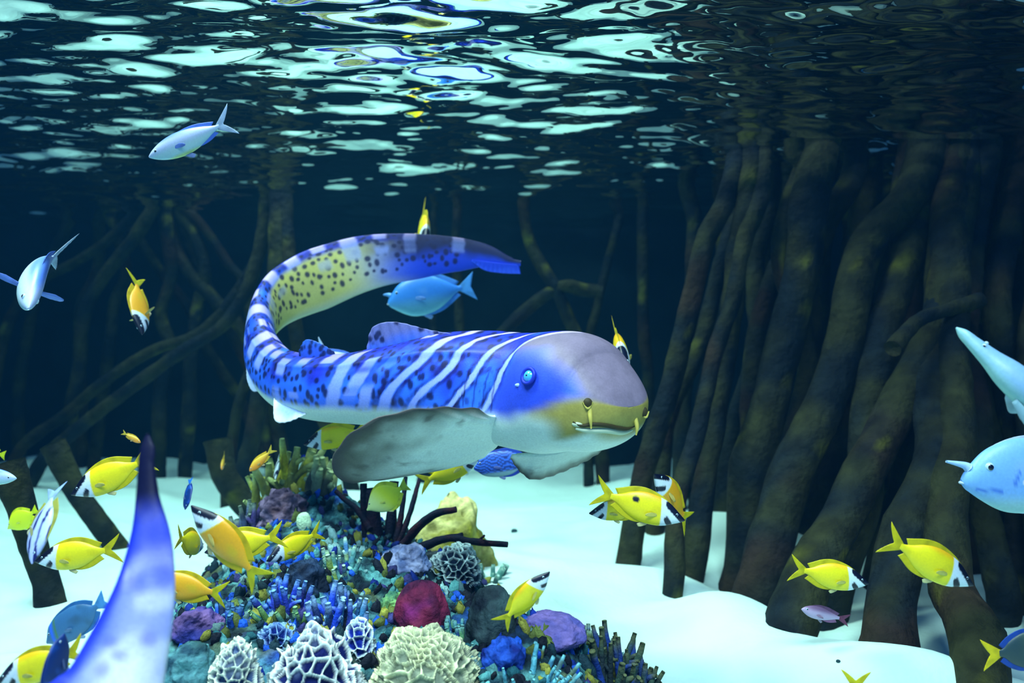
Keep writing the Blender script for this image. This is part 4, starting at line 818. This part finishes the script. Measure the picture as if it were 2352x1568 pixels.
fish('guitar', (2196, 752), (2600, 1130), 1.45, 'pale guitarfish with a narrow snout before the mangrove trunks', dd=-.1, up=(.2, -.6, 1))
fish('foxface', (976, 572), (970, 482), 3.3, 'small pale foxface half hidden over the banded shark tail', dd=.30, up=(.15, .1, 1))
fish('foxface', (1438, 848), (1412, 762), 2.4, 'yellow foxface peeking over the brown shark head', dd=.30, up=(-.2, .1, 1))
fish('silver', (860, 858), (720, 796), 2.75, 'pale fish back showing between the two shark dorsal fins')
fish('foxface', (697, 1020), (852, 984), 2.3, 'foxface half covered by the near pectoral fin of the shark')
fish('foxface', (1102, 1050), (958, 1112), 2.3, 'yellow foxface swimming up under the shark belly', roll=8)
fish('lined', (1088, 1074), (1236, 1052), 2.45, 'blue surgeonfish with wavy lines under the shark belly')
fish('foxface', (1262, 1312), (1146, 1438), 1.58, 'yellow foxface rising steeply beside the dark round sponge', roll=-20)
fish('spotfox', (1573, 1194), (1364, 1128), 1.78, 'yellow foxface with black spot on its side near the roots', bend=.1)
fish('foxface', (1353, 1178), (1500, 1162), 1.95, 'foxface mostly hidden behind the one with the black spot')
fish('orangefox', (1503, 1088), (1584, 1204), 2.0, 'orange backed foxface turning away beside the one with the black spot', dd=.12)
fish('foxface', (1996, 1339), (1812, 1303), 1.95, 'yellow foxface level before the blunt mangrove roots')
fish('foxface', (2236, 1343), (2028, 1232), 1.66, 'yellow foxface slanting down before the thick mangrove roots')
fish('foxface', (163, 1135), (352, 1048), 1.75, 'yellow foxface passing behind the navy tip of the pale tail')
fish('foxface', (80, 1288), (280, 1258), 1.75, 'yellow foxface level with the pale tail, its head covered by another fish')
fish('banner', (74, 1294), (118, 1106), 1.50, 'pale blue rabbitfish with dark stripes, nose down over sand', dd=.10, up=(.9, -.5, 0), bend=.1)
fish('foxface', (466, 1256), (404, 1232), 1.95, 'small yellow foxface turning away next to the orange one', dd=-.16)
fish('orangefox', (440, 1160), (606, 1342), 1.55, 'orange backed foxface climbing with black banded face', roll=12)
fish('foxface', (470, 1268), (656, 1226), 1.85, 'yellow foxface tucked behind the climbing orange one')
fish('foxface', (612, 1288), (742, 1216), 1.95, 'yellow foxface nosing down over the finger corals', dd=.1)
fish('orangefox', (335, 1332), (524, 1366), 1.70, 'dull orange foxface emerging from behind the pale tail')
fish('foxface', (-8, 1565), (200, 1488), 1.40, 'yellow foxface passing behind a navy surgeonfish')
fish('foxface', (1962, 1735), (1966, 1538), 1.6, 'foxface diving at the sand mound, only its tail in sight', up=(-1, .2, 0))
fish('tang', (17, 1213), (88, 1168), 2.4, 'small bright yellow tang at the sand edge')
fish('paletang', (842, 1170), (938, 1110), 2.25, 'pale yellow tang resting against the black branching coral')
fish('surgeon', (106, 1474), (250, 1372), 1.55, 'grey blue oval surgeonfish with blue face bars over the sand')
fish('dark', (146, 1454), (104, 1650), 1.28, 'navy surgeonfish seen from behind, swimming upward', dd=-.05, up=(-.2, -1, 0))
fish('dark', (426, 1170), (438, 1096), 2.3, 'tiny slate blue fish hanging upright above the banded orange foxface', dd=.05, up=(.6, -.6, 0))
fish('butter', (633, 1100), (640, 1046), 2.6, 'tiny black and white striped butterflyfish over the bush coral', dd=.09, up=(.2, .2, 1))
fish('anthias', (323, 1016), (280, 992), 2.2, 'small orange anthias touching the navy tail tip')
fish('anthias', (573, 1082), (630, 1028), 2.3, 'orange anthias diving over the bush coral')
fish('anthias', (509, 1078), (516, 1040), 2.8, 'tiny orange anthias seen end on above the root stump', dd=.08)
fish('pink', (1841, 1398), (1952, 1425), 2.0, 'pinkish mauve anthias low over the sand among roots')
fish('silver', (38, 1098), (-110, 1086), 1.9, 'blue grey fish entering beside the yellow tang')
fish('tang', (-60, 1030), (14, 1046), 2.3, 'yellow green tang leaving past the blue grey fish')
fish('greyyel', (2470, 1480), (2254, 1505), 1.62, 'dark grey surgeonfish with yellow tail edge at the thick root')
